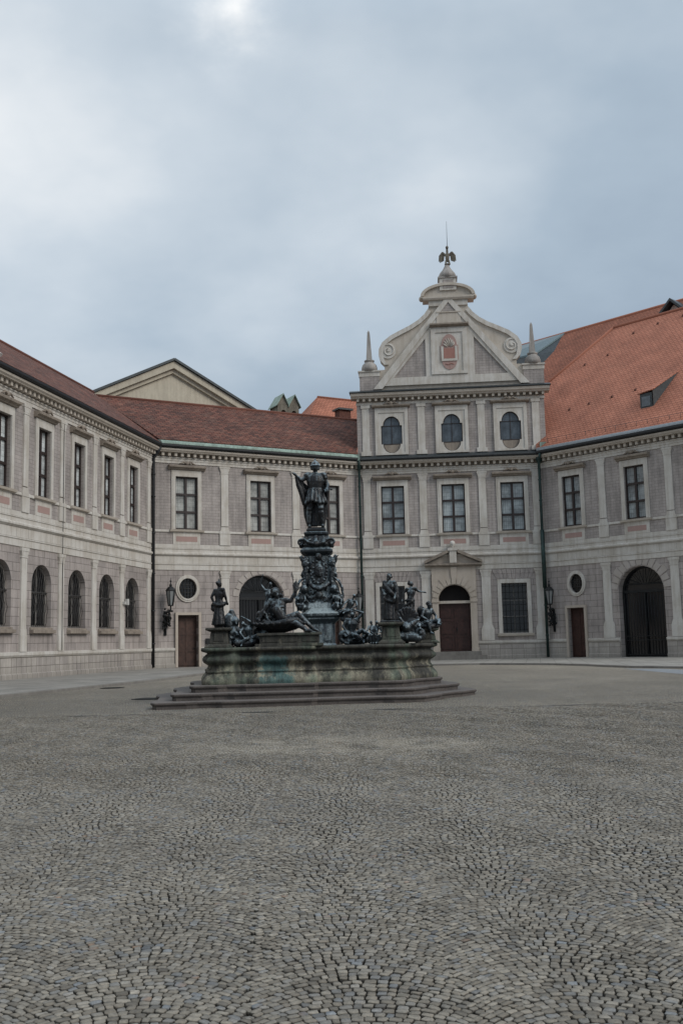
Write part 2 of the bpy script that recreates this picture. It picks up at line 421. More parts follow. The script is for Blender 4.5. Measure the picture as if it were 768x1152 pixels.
M['curtain'] = mat_curtain('curtained_glass', (.40, .40, .365), (.28, .28, .26))
M['curtain_b'] = mat_curtain('bluish_curtained_glass', (.42, .46, .46), (.28, .315, .325))
M['curtain_w'] = mat_curtain('pale_curtained_glass', (.70, .73, .72), (.50, .53, .53))

# mossy, streaked limestone of the basin
def mat_basin():
    m, nt, b = newmat('stained_limestone'); g = G(nt); o = g.n('ShaderNodeNewGeometry').outputs['Position']; x, y, z = g.sep(o)
    st = g.m('ADD', g.m('MULTIPLY', g.noise(g.xyz(g.m('MULTIPLY', x, 2.4), g.m('MULTIPLY', y, 2.4), g.m('MULTIPLY', z, .9)), 1.0, 8, .72), .8), g.m('MULTIPLY', g.m('SUBTRACT', z, .7), .13))
    n1 = g.noise(o, 2.0, 6, .65); n3 = g.noise(o, 25, 4, .6)
    st2 = g.noise(g.xyz(g.m('MULTIPLY', x, .9), g.m('MULTIPLY', y, .9), g.m('MULTIPLY', z, .15)), 1.3, 4, .6)
    c = g.mix(g.ramp(n1, [(.35, 0.0), (.65, 1.0)]), (.135, .120, .085), (.255, .235, .172))
    c = g.mix(g.m('MULTIPLY', g.ramp(st, [(.385, 0.0), (.475, 1.0)]), .88), c, (.026, .025, .021))
    # one broad verdigris run below the reclining bronze
    dx = g.m('ABSOLUTE', g.m('SUBTRACT', x, -1.95)); band = g.m('SUBTRACT', 1.0, g.m('DIVIDE', g.m('ADD', dx, g.m('MULTIPLY', g.m('SUBTRACT', n1, .5), 2.6)), .62), clamp=True)
    band = g.m('MULTIPLY', band, g.m('MULTIPLY', g.m('SUBTRACT', 1.62, z), 3.0, clamp=True))
    c = g.mix(g.m('MULTIPLY', g.ramp(band, [(.15, 0.0), (.55, 1.0)]), .75), c, (.035, .105, .105))
    rim = g.m('SUBTRACT', 1.0, g.m('MULTIPLY', g.m('ABSOLUTE', g.m('SUBTRACT', z, 1.50)), 5.5), clamp=True)
    c = g.mix(g.m('MULTIPLY', rim, g.ramp(n1, [(.3, .25), (.55, .85)])), c, (.028, .028, .024))
    gr = g.ramp(st2, [(.52, 0.0), (.64, 1.0)])
    c = g.mix(g.m('MULTIPLY', gr, .45), c, (.10, .15, .105))
    run = g.noise(g.xyz(g.m('MULTIPLY', x, 6), g.m('MULTIPLY', y, 6), g.m('MULTIPLY', z, .5)), 1.0, 5, .65)
    c = g.mix(1.0, c, g.ramp(run, [(.36, .42), (.56, 1.15)]), 'MULTIPLY')
    c = g.mix(1.0, c, g.ramp(n3, [(.3, .7), (.7, 1.2)]), 'MULTIPLY')
    g.l(c, b.inputs['Base Color']); b.inputs['Roughness'].default_value = .75
    g.bump(g.m('ADD', n3, g.m('MULTIPLY', n1, 2)), .5, .02, b)
    return m
M['basin'] = mat_basin()
M['cobble'] = mat_cobble()
M['side'] = mat_brick('pavement_slabs', (.27, .25, .225), (.235, .218, .20), (.10, .095, .085), 1.2, .8)

def mat_pave():
    m, nt, b = newmat('pavement'); g = G(nt); o = g.obj()
    x, y, z = g.sep(o)
    bk = g.n('ShaderNodeTexBrick'); g.l(g.xyz(g.m('ADD', g.m('MULTIPLY', y, .98), g.m('MULTIPLY', x, .19)), g.m('SUBTRACT', g.m('MULTIPLY', x, .98), g.m('MULTIPLY', y, .19)), 0.0), bk.inputs['Vector'])
    bk.inputs['Scale'].default_value = 1; bk.inputs['Brick Width'].default_value = 1.1; bk.inputs['Row Height'].default_value = .8; bk.inputs['Mortar Size'].default_value = .012
    bk.inputs['Color1'].default_value = col((.29, .27, .24)); bk.inputs['Color2'].default_value = col((.24, .225, .20)); bk.inputs['Mortar'].default_value = col((.12, .11, .095))
    n1 = g.noise(o, .7, 5, .6); n3 = g.noise(o, 20, 3, .6)
    c = g.mix(1.0, bk.outputs['Color'], g.ramp(n1, [(.3, .75), (.7, 1.15)]), 'MULTIPLY')
    c = g.mix(1.0, c, g.ramp(n3, [(.3, .88), (.7, 1.08)]), 'MULTIPLY')
    g.l(c, b.inputs['Base Color']); b.inputs['Roughness'].default_value = .8
    g.bump(n3, .2, .01, b)
    return m
M['pave'] = mat_pave()

# ------------------------------------------------------------------ layout
P = [Vector((-15.1767, 44.2307)), Vector((-11.753, 61.6412)), Vector((1.1315, 68.4886)), Vector((13.6583, 67.379)), Vector((20.294, 60.2907))]
def facing(a, b):
    d = b - a; return math.atan2(d.y, d.x), d.length
T01, T12, T23 = math.tan(R(25.45)), math.tan(R(16.55)), math.tan(R(20.9))
def frame_of(i):
    a, L = facing(P[i], P[i+1]); return (P[i].x, P[i].y, 0), a, L

def arch_loop(cx, z0, zs, zt, hw, n=18):
    """door-like loop with an elliptical arch top"""
    l = [(cx-hw, z0), (cx+hw, z0), (cx+hw, zs)]
    for k in range(1, n):
        a = PI*k/n; l.append((cx+hw*math.cos(a), zs+(zt-zs)*math.sin(a)))
    l.append((cx-hw, zs)); return l
def rect(x0, x1, z0, z1): return [(x0,z0),(x1,z0),(x1,z1),(x0,z1)]
def oval(cx, cz, a, b, n=28): return [(cx+a*math.cos(2*PI*k/n), cz+b*math.sin(2*PI*k/n)) for k in range(n)]

def carve(mb, cx, z, w=.55):
    """small carved ornament sitting on a window hood"""
    mb.ell((cx, -.20, z), (.15, .09, .13)); 
    for s in (-1, 1):
        mb.tube([(cx+s*.1, -.2, z-.02), (cx+s*.25, -.2, z+.07), (cx+s*.38, -.2, z-.03), (cx+s*w, -.18, z-.07)], [.07, .06, .055, .025], 6)
    return mb

def make_upper_window(parent, hw, sw, glass, z0=9.07, z1=12.45, rec=.16, panel=True, hoodw=None):
    """six-light casement; hw half width of the opening, sw half width of the surround"""
    f = MB(); t = .055
    f.box(-hw, -hw+t*1.5, rec-.04, rec+.05, z0, z1); f.box(hw-t*1.5, hw, rec-.04, rec+.05, z0, z1)
    f.box(-hw+t*1.5, hw-t*1.5, rec-.038, rec+.05, z1-t*1.6, z1); f.box(-hw+t*1.5, hw-t*1.5, rec-.038, rec+.05, z0, z0+t*1.8)
    f.box(-.075, .075, rec-.055, rec+.05, z0+t*1.8, z1-t*1.6)
    hh = (z1-z0)/3
    for k in (1, 2): f.box(-hw+t*1.5, hw-t*1.5, rec-.05, rec+.05, z0+hh*k-.065, z0+hh*k+.065)
    w = f.build('window', M['frame'], parent)
    MB().box(-hw, hw, rec+.052, rec+.07, z0, z1).build('pane', glass, w)
    s = MB(); s.plate([rect(-sw, sw, z0-.02, z1+.4), rect(-hw, hw, z0, z1)], -.07, .0)
    s.plate([rect(-sw+.09, sw-.09, z0+.0, z1+.2), rect(-hw-.0, hw+.0, z0+.001, z1+.001)], -.085, -.069)
    s.build('surround', M['trim'], w)
    hd = hoodw or sw+.22
    MB().prof([(-.07, z1+.42), (-.16, z1+.44), (-.20, z1+.52), (-.34, z1+.56), (-.36, z1+.66), (-.34, z1+.69), (0, z1+.72), (0, z1+.42)], -hd, hd).build('hood', M['hood'], w)
    carve(MB(), 0, z1+.86).build('carving', M['hood'], w)
    MB().prof([(-.02, z0-.18), (-.19, z0-.15), (-.22, z0-.04), (-.02, z0-.02)], -sw-.12, sw+.12).build('sill', M['trim2'], w)
    if panel:
        p = MB(); p.plate([rect(-sw+.1, sw-.1, 8.12, z0-.2)], -.045, .0); p.build('apron', M['trim'], w)
        MB().box(-hw+.04, hw-.04, -.052, -.044, 8.29, 8.62).build('painted_panel', M['pink'], w)
    return w

def copies(o, parent, xs):
    """first x moves the original, the others get copies"""
    out = [o]; o.location = (xs[0], 0, 0)
    for x in xs[1:]: out.append(copy_tree(o, parent, (x, 0, 0)))
    return out

def make_pilaster(parent, fl=.13, wlo=.55, whi=.5):
    """one vertical strip through both storeys: two separate pilasters"""
    m = MB(); h = whi/2
    m.box(-h-.11, h+.11, -.09, 0, 8.12, 8.86); m.box(-h-.13, h+.13, -.11, 0, 8.862, 9.04)
    m.frust(0, -.035, 9.042, 9.30, h+.05, .035, h, .030)
    m.box(-h, h, -.065, 0, 9.352, 12.78)
    m.box(-h-.03, h+.03, -.085, 0, 12.782, 12.86); m.frust(0, -.045, 12.862, 13.12, h, .045, h+.09, .06); m.box(-h-.11, h+.11, -.12, 0, 13.122, 13.24)
    up = m.build('upper_pilaster', M['trim'], parent)
    m = MB(); h = wlo/2
    m.box(-h-fl, h+fl, -.11, 0, 1.67, 2.42); m.frust(0, -.045, 2.42, 2.72, h+fl, .055, h+.02, .04)
    m.box(-h, h, -.075, 0, 2.722, 6.0); m.box(-h-.04, h+.04, -.095, 0, 6.002, 6.08); m.frust(0, -.05, 6.082, 6.3, h, .05, h+.08, .065); m.box(-h-.1, h+.1, -.13, 0, 6.302, 6.46)
    lo = m.build('lower_pilaster', M['trim'], parent)
    return up, lo
def pil_copies(pair, parent, xs):
    for o in pair:
        o.location = (xs[0], 0, 0)
        for x in xs[1:]: copy_tree(o, parent, (x, 0, 0))

def bands(parent, x0, x1, ml, mr, slim=False, gaps=()):
    """gaps: door openings that interrupt the plinth"""
    b = MB(); k = dict(ml=ml, mr=mr)
    b.prof([(0, 6.48), (-.05, 6.50), (-.05, 6.80), (-.09, 6.84), (-.09, 6.90), (0, 6.92)], x0, x1, **k)
    b.prof([(0, 6.922), (-.035, 6.922), (-.035, 7.36), (0, 7.36)], x0, x1, **k)
    b.prof([(0, 7.362), (-.06, 7.38), (-.13, 7.44), (-.16, 7.46), (-.16, 7.55), (-.05, 7.62), (-.05, 7.80), (-.09, 7.82), (-.09, 7.87), (0, 7.89)], x0, x1, **k)
    b.prof([(0, 7.892), (-.035, 7.892), (-.035, 8.118), (0, 8.118)], x0, x1, **k)
    sc_ = b.build('string_course', M['trim'], parent)
    jn = MB(); q = x0 + 1.1; k_ = 0
    while q < x1 - .8:
        jn.box(q-.006, q+.006, -.0365, -.0352, 6.93, 7.35); q += 1.45 + .35*math.sin(k_*2.3); k_ += 1
    jn.build('joint_line', M['groove'], sc_)
    b = MB(); b.prof([(0, 8.872), (-.06, 8.872), (-.075, 8.90), (-.06, 9.022), (0, 9.022)], x0, x1, **k)
    b.build('sill_band', M['trim'], parent)
    segs = []; x = x0
    for a, c in gaps: segs.append((x, a)); x = c
    segs.append((x, x1))
    for i, (a, c) in enumerate(segs):
        b = MB(); p = MB()
        l = ml if i == 0 else 0; r_ = mr if i == len(segs)-1 else 0
        b.prof([(0, 1.40), (-.07, 1.43), (-.13, 1.52), (-.13, 1.64), (0, 1.668)], a, c, l, r_)
        p.prof([(0, .40), (-.06, .40), (-.06, 1.398), (0, 1.398)], a, c, l, r_)
        p.prof([(-.06, .40), (-.12, .40), (-.12, .66), (-.06, .70)], a, c, l, r_)
        b.build('plinth_moulding', M['trim'], parent)
        p.build('plinth', M['plinth_slim'] if slim else M['plinth'], parent)

def eaves(parent, x0, x1, ml, mr, zoff=0.0, strip=None, gut=None, returns=False):
    z = lambda a: a + zoff
    k = dict(ml=ml, mr=mr)
    b = MB(); b.prof([(0, z(13.27)), (-.06, z(13.27)), (-.06, z(13.42)), (-.09, z(13.44)), (-.09, z(13.56)), (-.14, z(13.60)), (-.14, z(13.655)), (0, z(13.66))], x0, x1, **k)
    b.build('architrave', M['trim'], parent)
    b = MB(); b.prof([(0, z(13.93)), (-.46, z(13.93)), (-.48, z(13.97)), (-.56, z(14.04)), (-.58, z(14.14)), (0, z(14.16))], x0, x1, **k)
    b.build('cornice', M['trim2'], parent)
    d = MB(); sp = .42; n = int((x1-x0)/sp)
    for i in range(n+1):
        x = x0 + .12 + (x1-x0-.24)*i/max(n, 1)
        d.box(x-.085, x+.085, -.34, 0, z(13.70), z(13.925)); 
    d.build('dentil_row', M['trim2'], parent)
    MB().prof([(0.0, z(13.662)), (-.03, z(13.662)), (-.03, z(13.928)), (0, z(13.928))], x0, x1, **k).build('dentil_shade_ground', M['hood'], parent)  # darker stone colour paints in the shade between the dentils
    if gut:
        b = MB(); b.prof([(-.44, z(14.165)), (-.66, z(14.18)), (-.72, z(14.26)), (-.72, z(14.37)), (-.62, z(14.40)), (-.44, z(14.36))], x0, x1, **k)
        b.build('gutter', gut, parent)
    if strip:
        b = MB(); b.prof([(-.44, z(14.37)), (-.715, z(14.375)), (-.73, z(14.40)), (-.69, z(14.50)), (-.60, z(14.60)), (-.45, z(14.66)), (0, z(14.66)), (0, z(14.3))], x0, x1, **k)
        b.build('eaves_flashing', strip, parent)

def roof_mesh(name, mat, parent, faces, thick=.12, uvs=None):
    """faces: list of corner lists in local space; uv = metres along eaves / up the slope"""
    me = bpy.data.meshes.new(name); bm = bmesh.new(); uvl = bm.loops.layers.uv.new('tile')
    for f in faces:
        vs = [bm.verts.new(p) for p in f]
        fc = bm.faces.new(vs); fc.normal_update()
        n = fc.normal
        if n.z < 0: n = -n
        e = Vector((0,0,1)).cross(n)
        e = Vector((1,0,0)) if e.length < 1e-3 else e.normalized()
        u = n.cross(e).normalized()
        for lp in fc.loops:
            lp[uvl].uv = (lp.vert.co.dot(e), lp.vert.co.dot(u))
    bmesh.ops.recalc_face_normals(bm, faces=bm.faces)
    bm.to_mesh(me); bm.free(); me.materials.append(mat)
    o = bpy.data.objects.new(name, me); COL.objects.link(o); o.parent = parent
    if thick:
        s = o.modifiers.new('t', 'SOLIDIFY'); s.thickness = thick; s.offset = 0
    return o

def downpipe(parent, x, y, zt, zb, mat, thick=.085, green=False):
    m = MB(); m.tube([(x+.05, y-.45, zt+.3), (x, y-.30, zt-.05), (x, y, zt-.45), (x, y, zt-1.2), (x, y, zb)], thick, 10)
    for z in [zt-1.5, 11, 8.7, 6.2, 3.9, 1.9]:
        m.lathe([(thick*1.0, 0), (thick*1.35, .01), (thick*1.35, .07), (thick*1.0, .08)], (x, y, z), 10)
    m.lathe([(thick, 0), (thick*2.0, .2), (thick*2.2, .42), (thick*1.2, .45)], (x, y-.02, zt-.35), 12)
    return m.build('downpipe', mat, parent)

def small_door(parent, x, hw=.65, mat=None):
    """plank door in a plain stone frame with the oculus above handled separately"""
    s = MB(); s.plate([[(x-hw-.16, .46), (x-hw, .46), (x-hw, 3.68), (x+hw, 3.68), (x+hw, .46), (x+hw+.16, .46), (x+hw+.16, 3.84), (x-hw-.16, 3.84)]], -.15, .0)
    rv = s
    d = MB(); d.box(x-hw, x+hw, .30, .36, .47, 3.68)
    o = d.build('door', mat or M['wood'], parent)
    k = MB()
    for z in (.62, 1.45, 2.5, 3.45): k.box(x-hw+.07, x+hw-.07, .265, .298, z-.05, z+.05)
    for xx in (x-hw+.07, x, x+hw-.07): k.box(xx-.05, xx+.05, .27, .298, .57, 3.5)
    k.build('door_rail', mat or M['wood'], o)
    MB().ell((x+hw-.15, .24, 1.6), (.035, .05, .035)).tube([(x+hw-.15, .22, 1.6), (x+hw-.27, .21, 1.6)], .014, 6).build('handle', M['iron'], o)
    rv.build('door_surround', M['stone_p'], parent)

def oculus(parent, x, z=5.34, a=.58, b=.645):
    o = MB().plate([oval(x, z, a+.0, b+.0)], .14, .16).build('round_window', M['darkglass'], parent)
    g_ = MB()
    for k in range(-2, 3):
        xx = x + k*a*.36; h = b*math.sqrt(max(0, 1-(k*.36)**2))
        g_.tube([(xx, .10, z-h), (xx, .10, z+h)], .016, 6)
        zz = z + k*b*.36; w = a*math.sqrt(max(0, 1-(k*.36)**2)); g_.tube([(x-w, .10, zz), (x+w, .10, zz)], .016, 6)
    g_.build('grille', M['grille'], o)
    MB().plate([oval(x, z, a+.21, b+.21), oval(x, z, a, b)], -.08, .0).plate([oval(x, z, a+.10, b+.10), oval(x, z, a, b)], -.11, -.081).build('round_surround', M['trim'], o)

def arch_gate(parent, cx, hw, zs, zt, rec=.55):
    o = MB().plate([arch_loop(cx, .46, zs, zt, hw)], rec, rec+.03).build('gate_glass', M['darkglass'], parent)
    f = MB()
    # frame following the arch
    f.plate([arch_loop(cx, .46, zs, zt, hw), arch_loop(cx, .60, zs, zt-.12, hw-.12)], rec-.09, rec-.002)
    f.box(cx-hw+.12, cx+hw-.12, rec-.12, rec-.092, zs-.05, zs+.12); f.box(cx-hw+.12, cx+hw-.12, rec-.12, rec-.092, zs+.45, zs+.52)
    f.box(cx-.06, cx+.06, rec-.12, rec-.092, .6, zs-.05)
    f.build('gate_frame', M['iron'], parent)
    b = MB(); n = 14
    for i in range(n+1):
        x = cx-hw+.16 + (2*hw-.32)*i/n
        b.tube([(x, rec-.16, .50), (x, rec-.16, zs-.05)], .019, 6)
    for z in (.6, 1.5, 1.75): b.box(cx-hw+.12, cx+hw-.12, rec-.18, rec-.14, z-.025, z+.025)
    for k in range(1, 10):
        a = PI*k/10
        b.tube([(cx+.5*math.cos(a), rec-.15, zs+.52), (cx+(hw-.12)*math.cos(a)*.98, rec-.15, zs+(zt-zs-.12)*math.sin(a)*.98)] if math.sin(a)*(zt-zs-.12) > .6 else [(cx+.3*math.cos(a), rec-.15, zs+.53), (cx+(hw-.4)*math.cos(a)*.95, rec-.15, zs+.53+.01)], .017, 6)
    b.build('iron_bars', M['iron'], parent)

def voussoirs(parent, cx, zs, zt, hw, mat, n=13, w=.62, a0=12, y=-.035):
    v = MB()
    for k in range(n):
        a = R(a0 + (180-2*a0)*k/(n-1)); da = R((180-2*a0)/(n-1))*.42
        r1 = w*(1.0 if k % 2 == 0 else .78)
        q = []
        for aa, e in ((a-da, 0), (a+da, 0), (a+da, 1), (a-da, 1)):
            rr = hw + .06 + (r1 if e else 0); rz = (zt-zs) + .06 + (r1 if e else 0)
            q.append((cx + rr*math.cos(aa), min(zs + rz*math.sin(aa), 6.46)))
        v.plate([[q[0], q[3], q[2], q[1]]], y, 0)
    v.build('voussoir_ring', mat, parent)

def wing_walls(parent, x0, x1, holes_lo, holes_hi, top=14.2, t=.5):
    MB().plate([rect(x0, x1, .2, 6.49)] + holes_lo, 0, t).build('lower_wall', M['wall_lo'], parent)
    MB().plate([rect(x0, x1, 6.492, top)] + holes_hi, 0, t).build('upper_wall', M['wall_hi'], parent)

# ================================================================== LEFT WING
loc, a, L0 = frame_of(0)
XL = -19.0
lw = empty('palace_wing', loc, a, label='long left palace wing with barred arched ground floor windows and tall casements above', cat='building')
ux = [14.58, 11.06, 7.43, 3.69, -.1, -3.85, -7.6, -11.35, -15.1]
px_ = [16.98, 12.97, 9.35, 5.58, 1.9, -1.9, -5.7, -9.45, -13.2, -17.0]
wing_walls(lw, XL, L0+.02, [arch_loop(x, 2.80, 4.80, 5.80, .98) for x in ux], [rect(x-.64, x+.64, 9.07, 12.45) for x in ux])
w = make_upper_window(lw, .64, .9, M['curtain_w'], rec=.2, hoodw=1.05)
copies(w, lw, ux)
pil_copies(make_pilaster(lw, fl=.04, whi=.46, wlo=.5), lw, px_)
bands(lw, XL, L0, 0, T01, slim=True)
eaves(lw, XL, L0, 0, T01, gut=M['gutter'])
# arched ground floor windows
f = MB(); f.plate([arch_loop(0, 2.80, 4.80, 5.80, .98), arch_loop(0, 2.9, 4.80, 5.70, .86)], .27, .35); f.box(-.86, .86, .22, .29, 4.40, 4.50); f.box(-.04, .04, .27, .31, 2.9, 5.7)
aw = f.build('arched_window', mat_plain('grey_painted_wood', (.20, .185, .17), .6), lw)
MB().plate([arch_loop(0, 2.80, 4.80, 5.80, .98)], .35, .37).build('pane', M['darkglass'], aw)
g_ = MB()
for k in range(-4, 5):
    x = k*.19; top = 4.8 + math.sqrt(max(0, 1-(x/.9)**2))*.95; pts = []
    for q in range(15):
        z = 2.84 + (top-2.84)*q/14; pts.append((x+.055*math.sin(q*1.7), .20 - .12*math.sin(PI*min(1, (z-2.84)/1.7))*(1 if z < 4.5 else 0), z))
    g_.tube(pts, .017, 5)
g_.tube([(-.9, .20, 4.46), (.9, .20, 4.46)], .035, 6)
g_.build('iron_grille', M['grille'], aw)
MB().prof([(.5, 2.79), (-.05, 2.79), (-.05, 2.70), (-.22, 2.68), (-.22, 2.53), (-.02, 2.50), (-.02, 2.6), (.5, 2.6)], -1.1, 1.1).build('sill', M['hood'], aw)
copies(aw, lw, ux)
roof_mesh('roof', M['roof_old'], lw, [[(XL, -.62, 14.38), (L0-.62*T01, -.62, 14.38), (L0+5.3*T01, 5.3, 18.7), (XL, 5.3, 18.7)], [(XL, 5.3, 18.7), (L0+5.3*T01, 5.3, 18.7), (L0+11*T01, 11, 14.4), (XL, 11, 14.4)]])
m = MB(); m.tube([(XL, 5.3, 18.76), (L0+5.3*T01, 5.3, 18.76)], .13, 8); m.build('ridge_tiles', M['roof_old'], lw)
MB().box(XL, L0, 10.4, 10.9, .2, 14.3).build('rear_wall', M['wall_hi'], lw)
MB().box(XL-.02, XL+.4, .01, 10.4, .2, 14.3).build('end_wall', M['wall_hi'], lw)
# roof light near the picture's edge, downpipe in the corner, small alarm box
m = MB(); m.box(-.9, .35, -.5, .5, -.04, .14); o = m.build('roof_window', M['white_box'], lw); o.location = (-.5, .55, 15.35); o.rotation_euler = (R(36), 0, 0)
MB().box(-.75, .2, -.4, .4, .142, .15).build('pane', M['darkglass'], o)
downpipe(lw, L0-.32, -.16, 13.9, .5, M['gutter'], .095)
MB().box(13.42, 13.66, -.2, -.02, 4.18, 4.52).box(13.0, 13.2, -.24, -.075, 4.2, 4.36).build('alarm_box', M['white_box'], lw)
m = MB(); m.tube([(5.60, -.10, 13.2), (5.62, -.10, 6.5), (5.60, -.14, 1.7)], .016, 5); m.build('lightning_cable', M['grille'], lw)

# ================================================================== MIDDLE LEFT WING
loc, a, L1 = frame_of(1)
mw = empty('palace_wing', loc, a, label='middle palace wing behind the fountain with large arched gateway and green copper eaves strip', cat='building')
u1 = [2.18, 7.28, 12.4]
wing_walls(mw, -.02, L1+.02,
    [oval(2.24, 5.34, .58, .645), oval(12.4, 5.34, .58, .645), arch_loop(7.28, .3, 4.7, 6.24, 1.58), rect(1.57, 2.93, .3, 3.68), rect(11.72, 13.08, .3, 3.68)],
    [rect(x-.74, x+.74, 9.07, 12.45) for x in u1])
copies(make_upper_window(mw, .74, 1.0, M['curtain']), mw, u1)
pil_copies(make_pilaster(mw, fl=.08), mw, [4.75, 9.85])
bands(mw, 0, L1, T01, T12, gaps=[(1.40, 3.10), (5.68, 8.88), (11.55, 13.25)])
eaves(mw, 0, L1, T01, T12, strip=M['copper'], gut=M['gutter'])
oculus(mw, 2.24); oculus(mw, 12.4)
small_door(mw, 2.25, .68); small_door(mw, 12.4, .68)
arch_gate(mw, 7.28, 1.58, 4.7, 6.24)
voussoirs(mw, 7.28, 4.7, 6.24, 1.58, mat_plaster('voussoir_plaster_pale', (.41, .37, .34), .35), 11, .4)
roof_mesh('roof', M['roof_old'], mw, [[(.48*T01, -.48, 14.64), (L1-.48*T12, -.48, 14.64), (L1, 0, 14.97), (L1+3.6, 5.0, 18.42), (-5.0*T01, 5.0, 18.42)], [(-5.0*T01, 5.0, 18.42), (L1+3.6, 5.0, 18.42), (L1+3.6, 10.5, 14.4), (-5.2, 10.5, 14.4)]])
m = MB(); m.tube([(-5.0*T01, 5.0, 18.47), (L1+3.6, 5.0, 18.47)], .13, 8); m.build('ridge_tiles', M['roof_old'], mw)
m = MB(); m.box(3.42, 3.62, -.16, 0, 1.85, 2.2); m.build('letter_box', M['iron'], mw)
MB().box(-5, L1+3, 10.0, 10.4, .2, 14.3).build('rear_wall', M['wall_hi'], mw)

# ================================================================== TOWER / GABLED FACADE
loc, a, L2 = frame_of(2)
tw = empty('gabled_facade', loc, a, label='tall central facade with scrolled gable, two obelisks, eagle finial and pedimented brown door', cat='building')
uc = 6.6
u2 = [2.44, 6.6, 10.62]; u2b = [2.5, 6.68, 10.7]
def oval_win(cx, grow=0.0):
    l = []
    n = 12
    for k in range(n+1):   # top arch, right to left
        t_ = PI*k/n; l.append((cx+.60*math.cos(t_), 16.70+.66*math.sin(t_)))
    l += [(cx-.73, 16.70), (cx-.73, 15.38)]
    for k in range(n+1):
        t_ = PI + PI*k/n; l.append((cx+.60*math.cos(t_), 15.38+.64*math.sin(t_)))
    l += [(cx+.73, 15.38), (cx+.73, 16.70)]
    return l
holes = [arch_loop(6.42, .3, 4.42, 5.48, 1.07), rect(9.60, 11.32, 2.14, 5.5), rect(1.36, 3.08, 2.14, 5.5)]
wing_walls(tw, -.02, L2+.02, holes, [rect(x-.80, x+.80, 9.07, 12.42) for x in u2])
MB().plate([rect(.1, 13.08, 14.0, 19.2)] + [oval_win(x) for x in u2b], 0.0, .5).build('attic_wall', M['wall_hi'], tw)
MB().box(.1, .5, .5, 7.5, 12, 19.2).box(12.68, 13.08, .5, 7.5, 12, 19.2).box(.5, 12.68, 7.1, 7.5, 12, 19.2).build('side_wall', M['wall_hi'], tw)
copies(make_upper_window(tw, .80, 1.08, M['curtain_b'], z1=12.42, hoodw=1.33), tw, u2)
pil_copies(make_pilaster(tw, whi=.5, wlo=.6), tw, [.68, 4.54, 8.6, 12.24])
bands(tw, 0, L2, T12, T23, gaps=[(4.9, 7.9)])
eaves(tw, 0, L2, T12, T23)
MB().prof([(0, 14.60), (-.42, 14.30), (-.60, 14.22), (-.62, 14.15), (0, 14.15)], 0, L2, T12, T23).build('ledge_roof', M['slate'], tw)
m = MB(); m.prof([(-.62, 14.17), (-.70, 14.18), (-.72, 14.25), (-.64, 14.28)], 0, L2, T12, T23); m.build('ledge_gutter', M['gutter'], tw)
# attic storey: blind frames, boarded oval windows
fr = MB(); fr.plate([rect(-1.14, 1.14, 14.62, 17.96), [(p[0], p[1]) for p in oval_win(0)]], -.07, .0)
fr.plate([rect(-1.14, 1.14, 14.62, 17.96), rect(-.92, .92, 14.75, 17.62)], -.12, -.07)
aw2 = fr.build('attic_window', M['trim'], tw)
MB().plate([oval_win(0)], .12, .14).build('pane', mat_plain('attic_glass', (.075, .09, .105), .22, 0, .5, 2.5, 0, .6), aw2)
q = MB(); q.plate([rect(-.73, .73, 15.36, 15.42)], .06, .12); q.plate([rect(-.02, .02, 15.4, 17.33)], .08, .12); q.plate([rect(-.6, .6, 16.68, 16.72)], .08, .12)
q.plate([oval_win(0), [(p[0]*.93, 16.05+(p[1]-16.05)*.96) for p in oval_win(0)]], .05, .12); q.build('glazing_bars', M['frame'], aw2)
bl = [(.58*math.cos(PI+PI*k/12), 15.36+.62*math.sin(PI+PI*k/12)) for k in range(13)]
MB().plate([bl], .07, .11).build('apron', M['hood'], aw2)
MB().prof([(-.07, 17.97), (-.20, 18.0), (-.34, 18.06), (-.36, 18.15), (0, 18.19), (0, 17.97)], -1.33, 1.33).build('hood', M['hood'], aw2)
carve(MB(), 0, 18.28).build('carving', M['hood'], aw2)
copies(aw2, tw, u2b)
pm = MB(); pm.box(-.25, .25, -.07, 0, 14.9, 17.98); pm.box(-.36, .36, -.1, 0, 14.61, 14.9); pm.box(-.32, .32, -.11, 0, 17.98, 18.2)
pa = pm.build('attic_pilaster', M['trim'], tw); copies(pa, tw, [.71, 4.58, 8.72, 12.46])
# main cornice under the gable
b = MB(); b.prof([(0, 18.22), (-.07, 18.22), (-.07, 18.36), (-.12, 18.40), (0, 18.42)], .06, 13.12); b.build('architrave', M['trim'], tw)
b = MB(); b.prof([(.4, 18.66), (-.40, 18.66), (-.42, 18.72), (-.52, 18.80), (-.56, 18.98), (.4, 19.02)], -.28, 13.44); b.build('cornice', M['trim2'], tw)
MB().prof([(.45, 19.03), (-.62, 19.0), (-.64, 19.06), (.1, 19.32), (.45, 19.32)], -.36, 13.52).build('cornice_flashing', M['slate'], tw)
d = MB(); n = 30
for i in range(n+1):
    x = .2 + 12.8*i/n; d.box(x-.085, x+.085, -.32, .0, 18.45, 18.655)
d.box(.10, 13.08, -.20, .0, 18.640, 18.658)
d.build('dentil_row', M['trim2'], tw); MB().box(.08, 13.1, -.03, 0, 18.422, 18.655).build('dentil_shade_ground', M['hood'], tw)  # dark backing colour stands in for shade behind the dentils
# ---- gable
gc = 6.74
half = [(5.42, 19.30), (4.98, 20.75), (4.60, 20.78), (4.60, 21.10), (4.88, 21.40), (5.00, 21.85), (4.98, 22.25), (4.72, 22.75), (4.15, 23.20), (3.45, 23.55), (2.75, 23.88), (2.15, 24.25), (1.70, 24.65), (1.45, 25.0), (1.36, 25.2), (1.36, 25.62)]
body = [(gc+x, z) for x, z in half] + [(gc-x, z) for x, z in reversed(half)]
MB().plate([body], .12, .75).build('gable_wall', M['trim2'], tw)
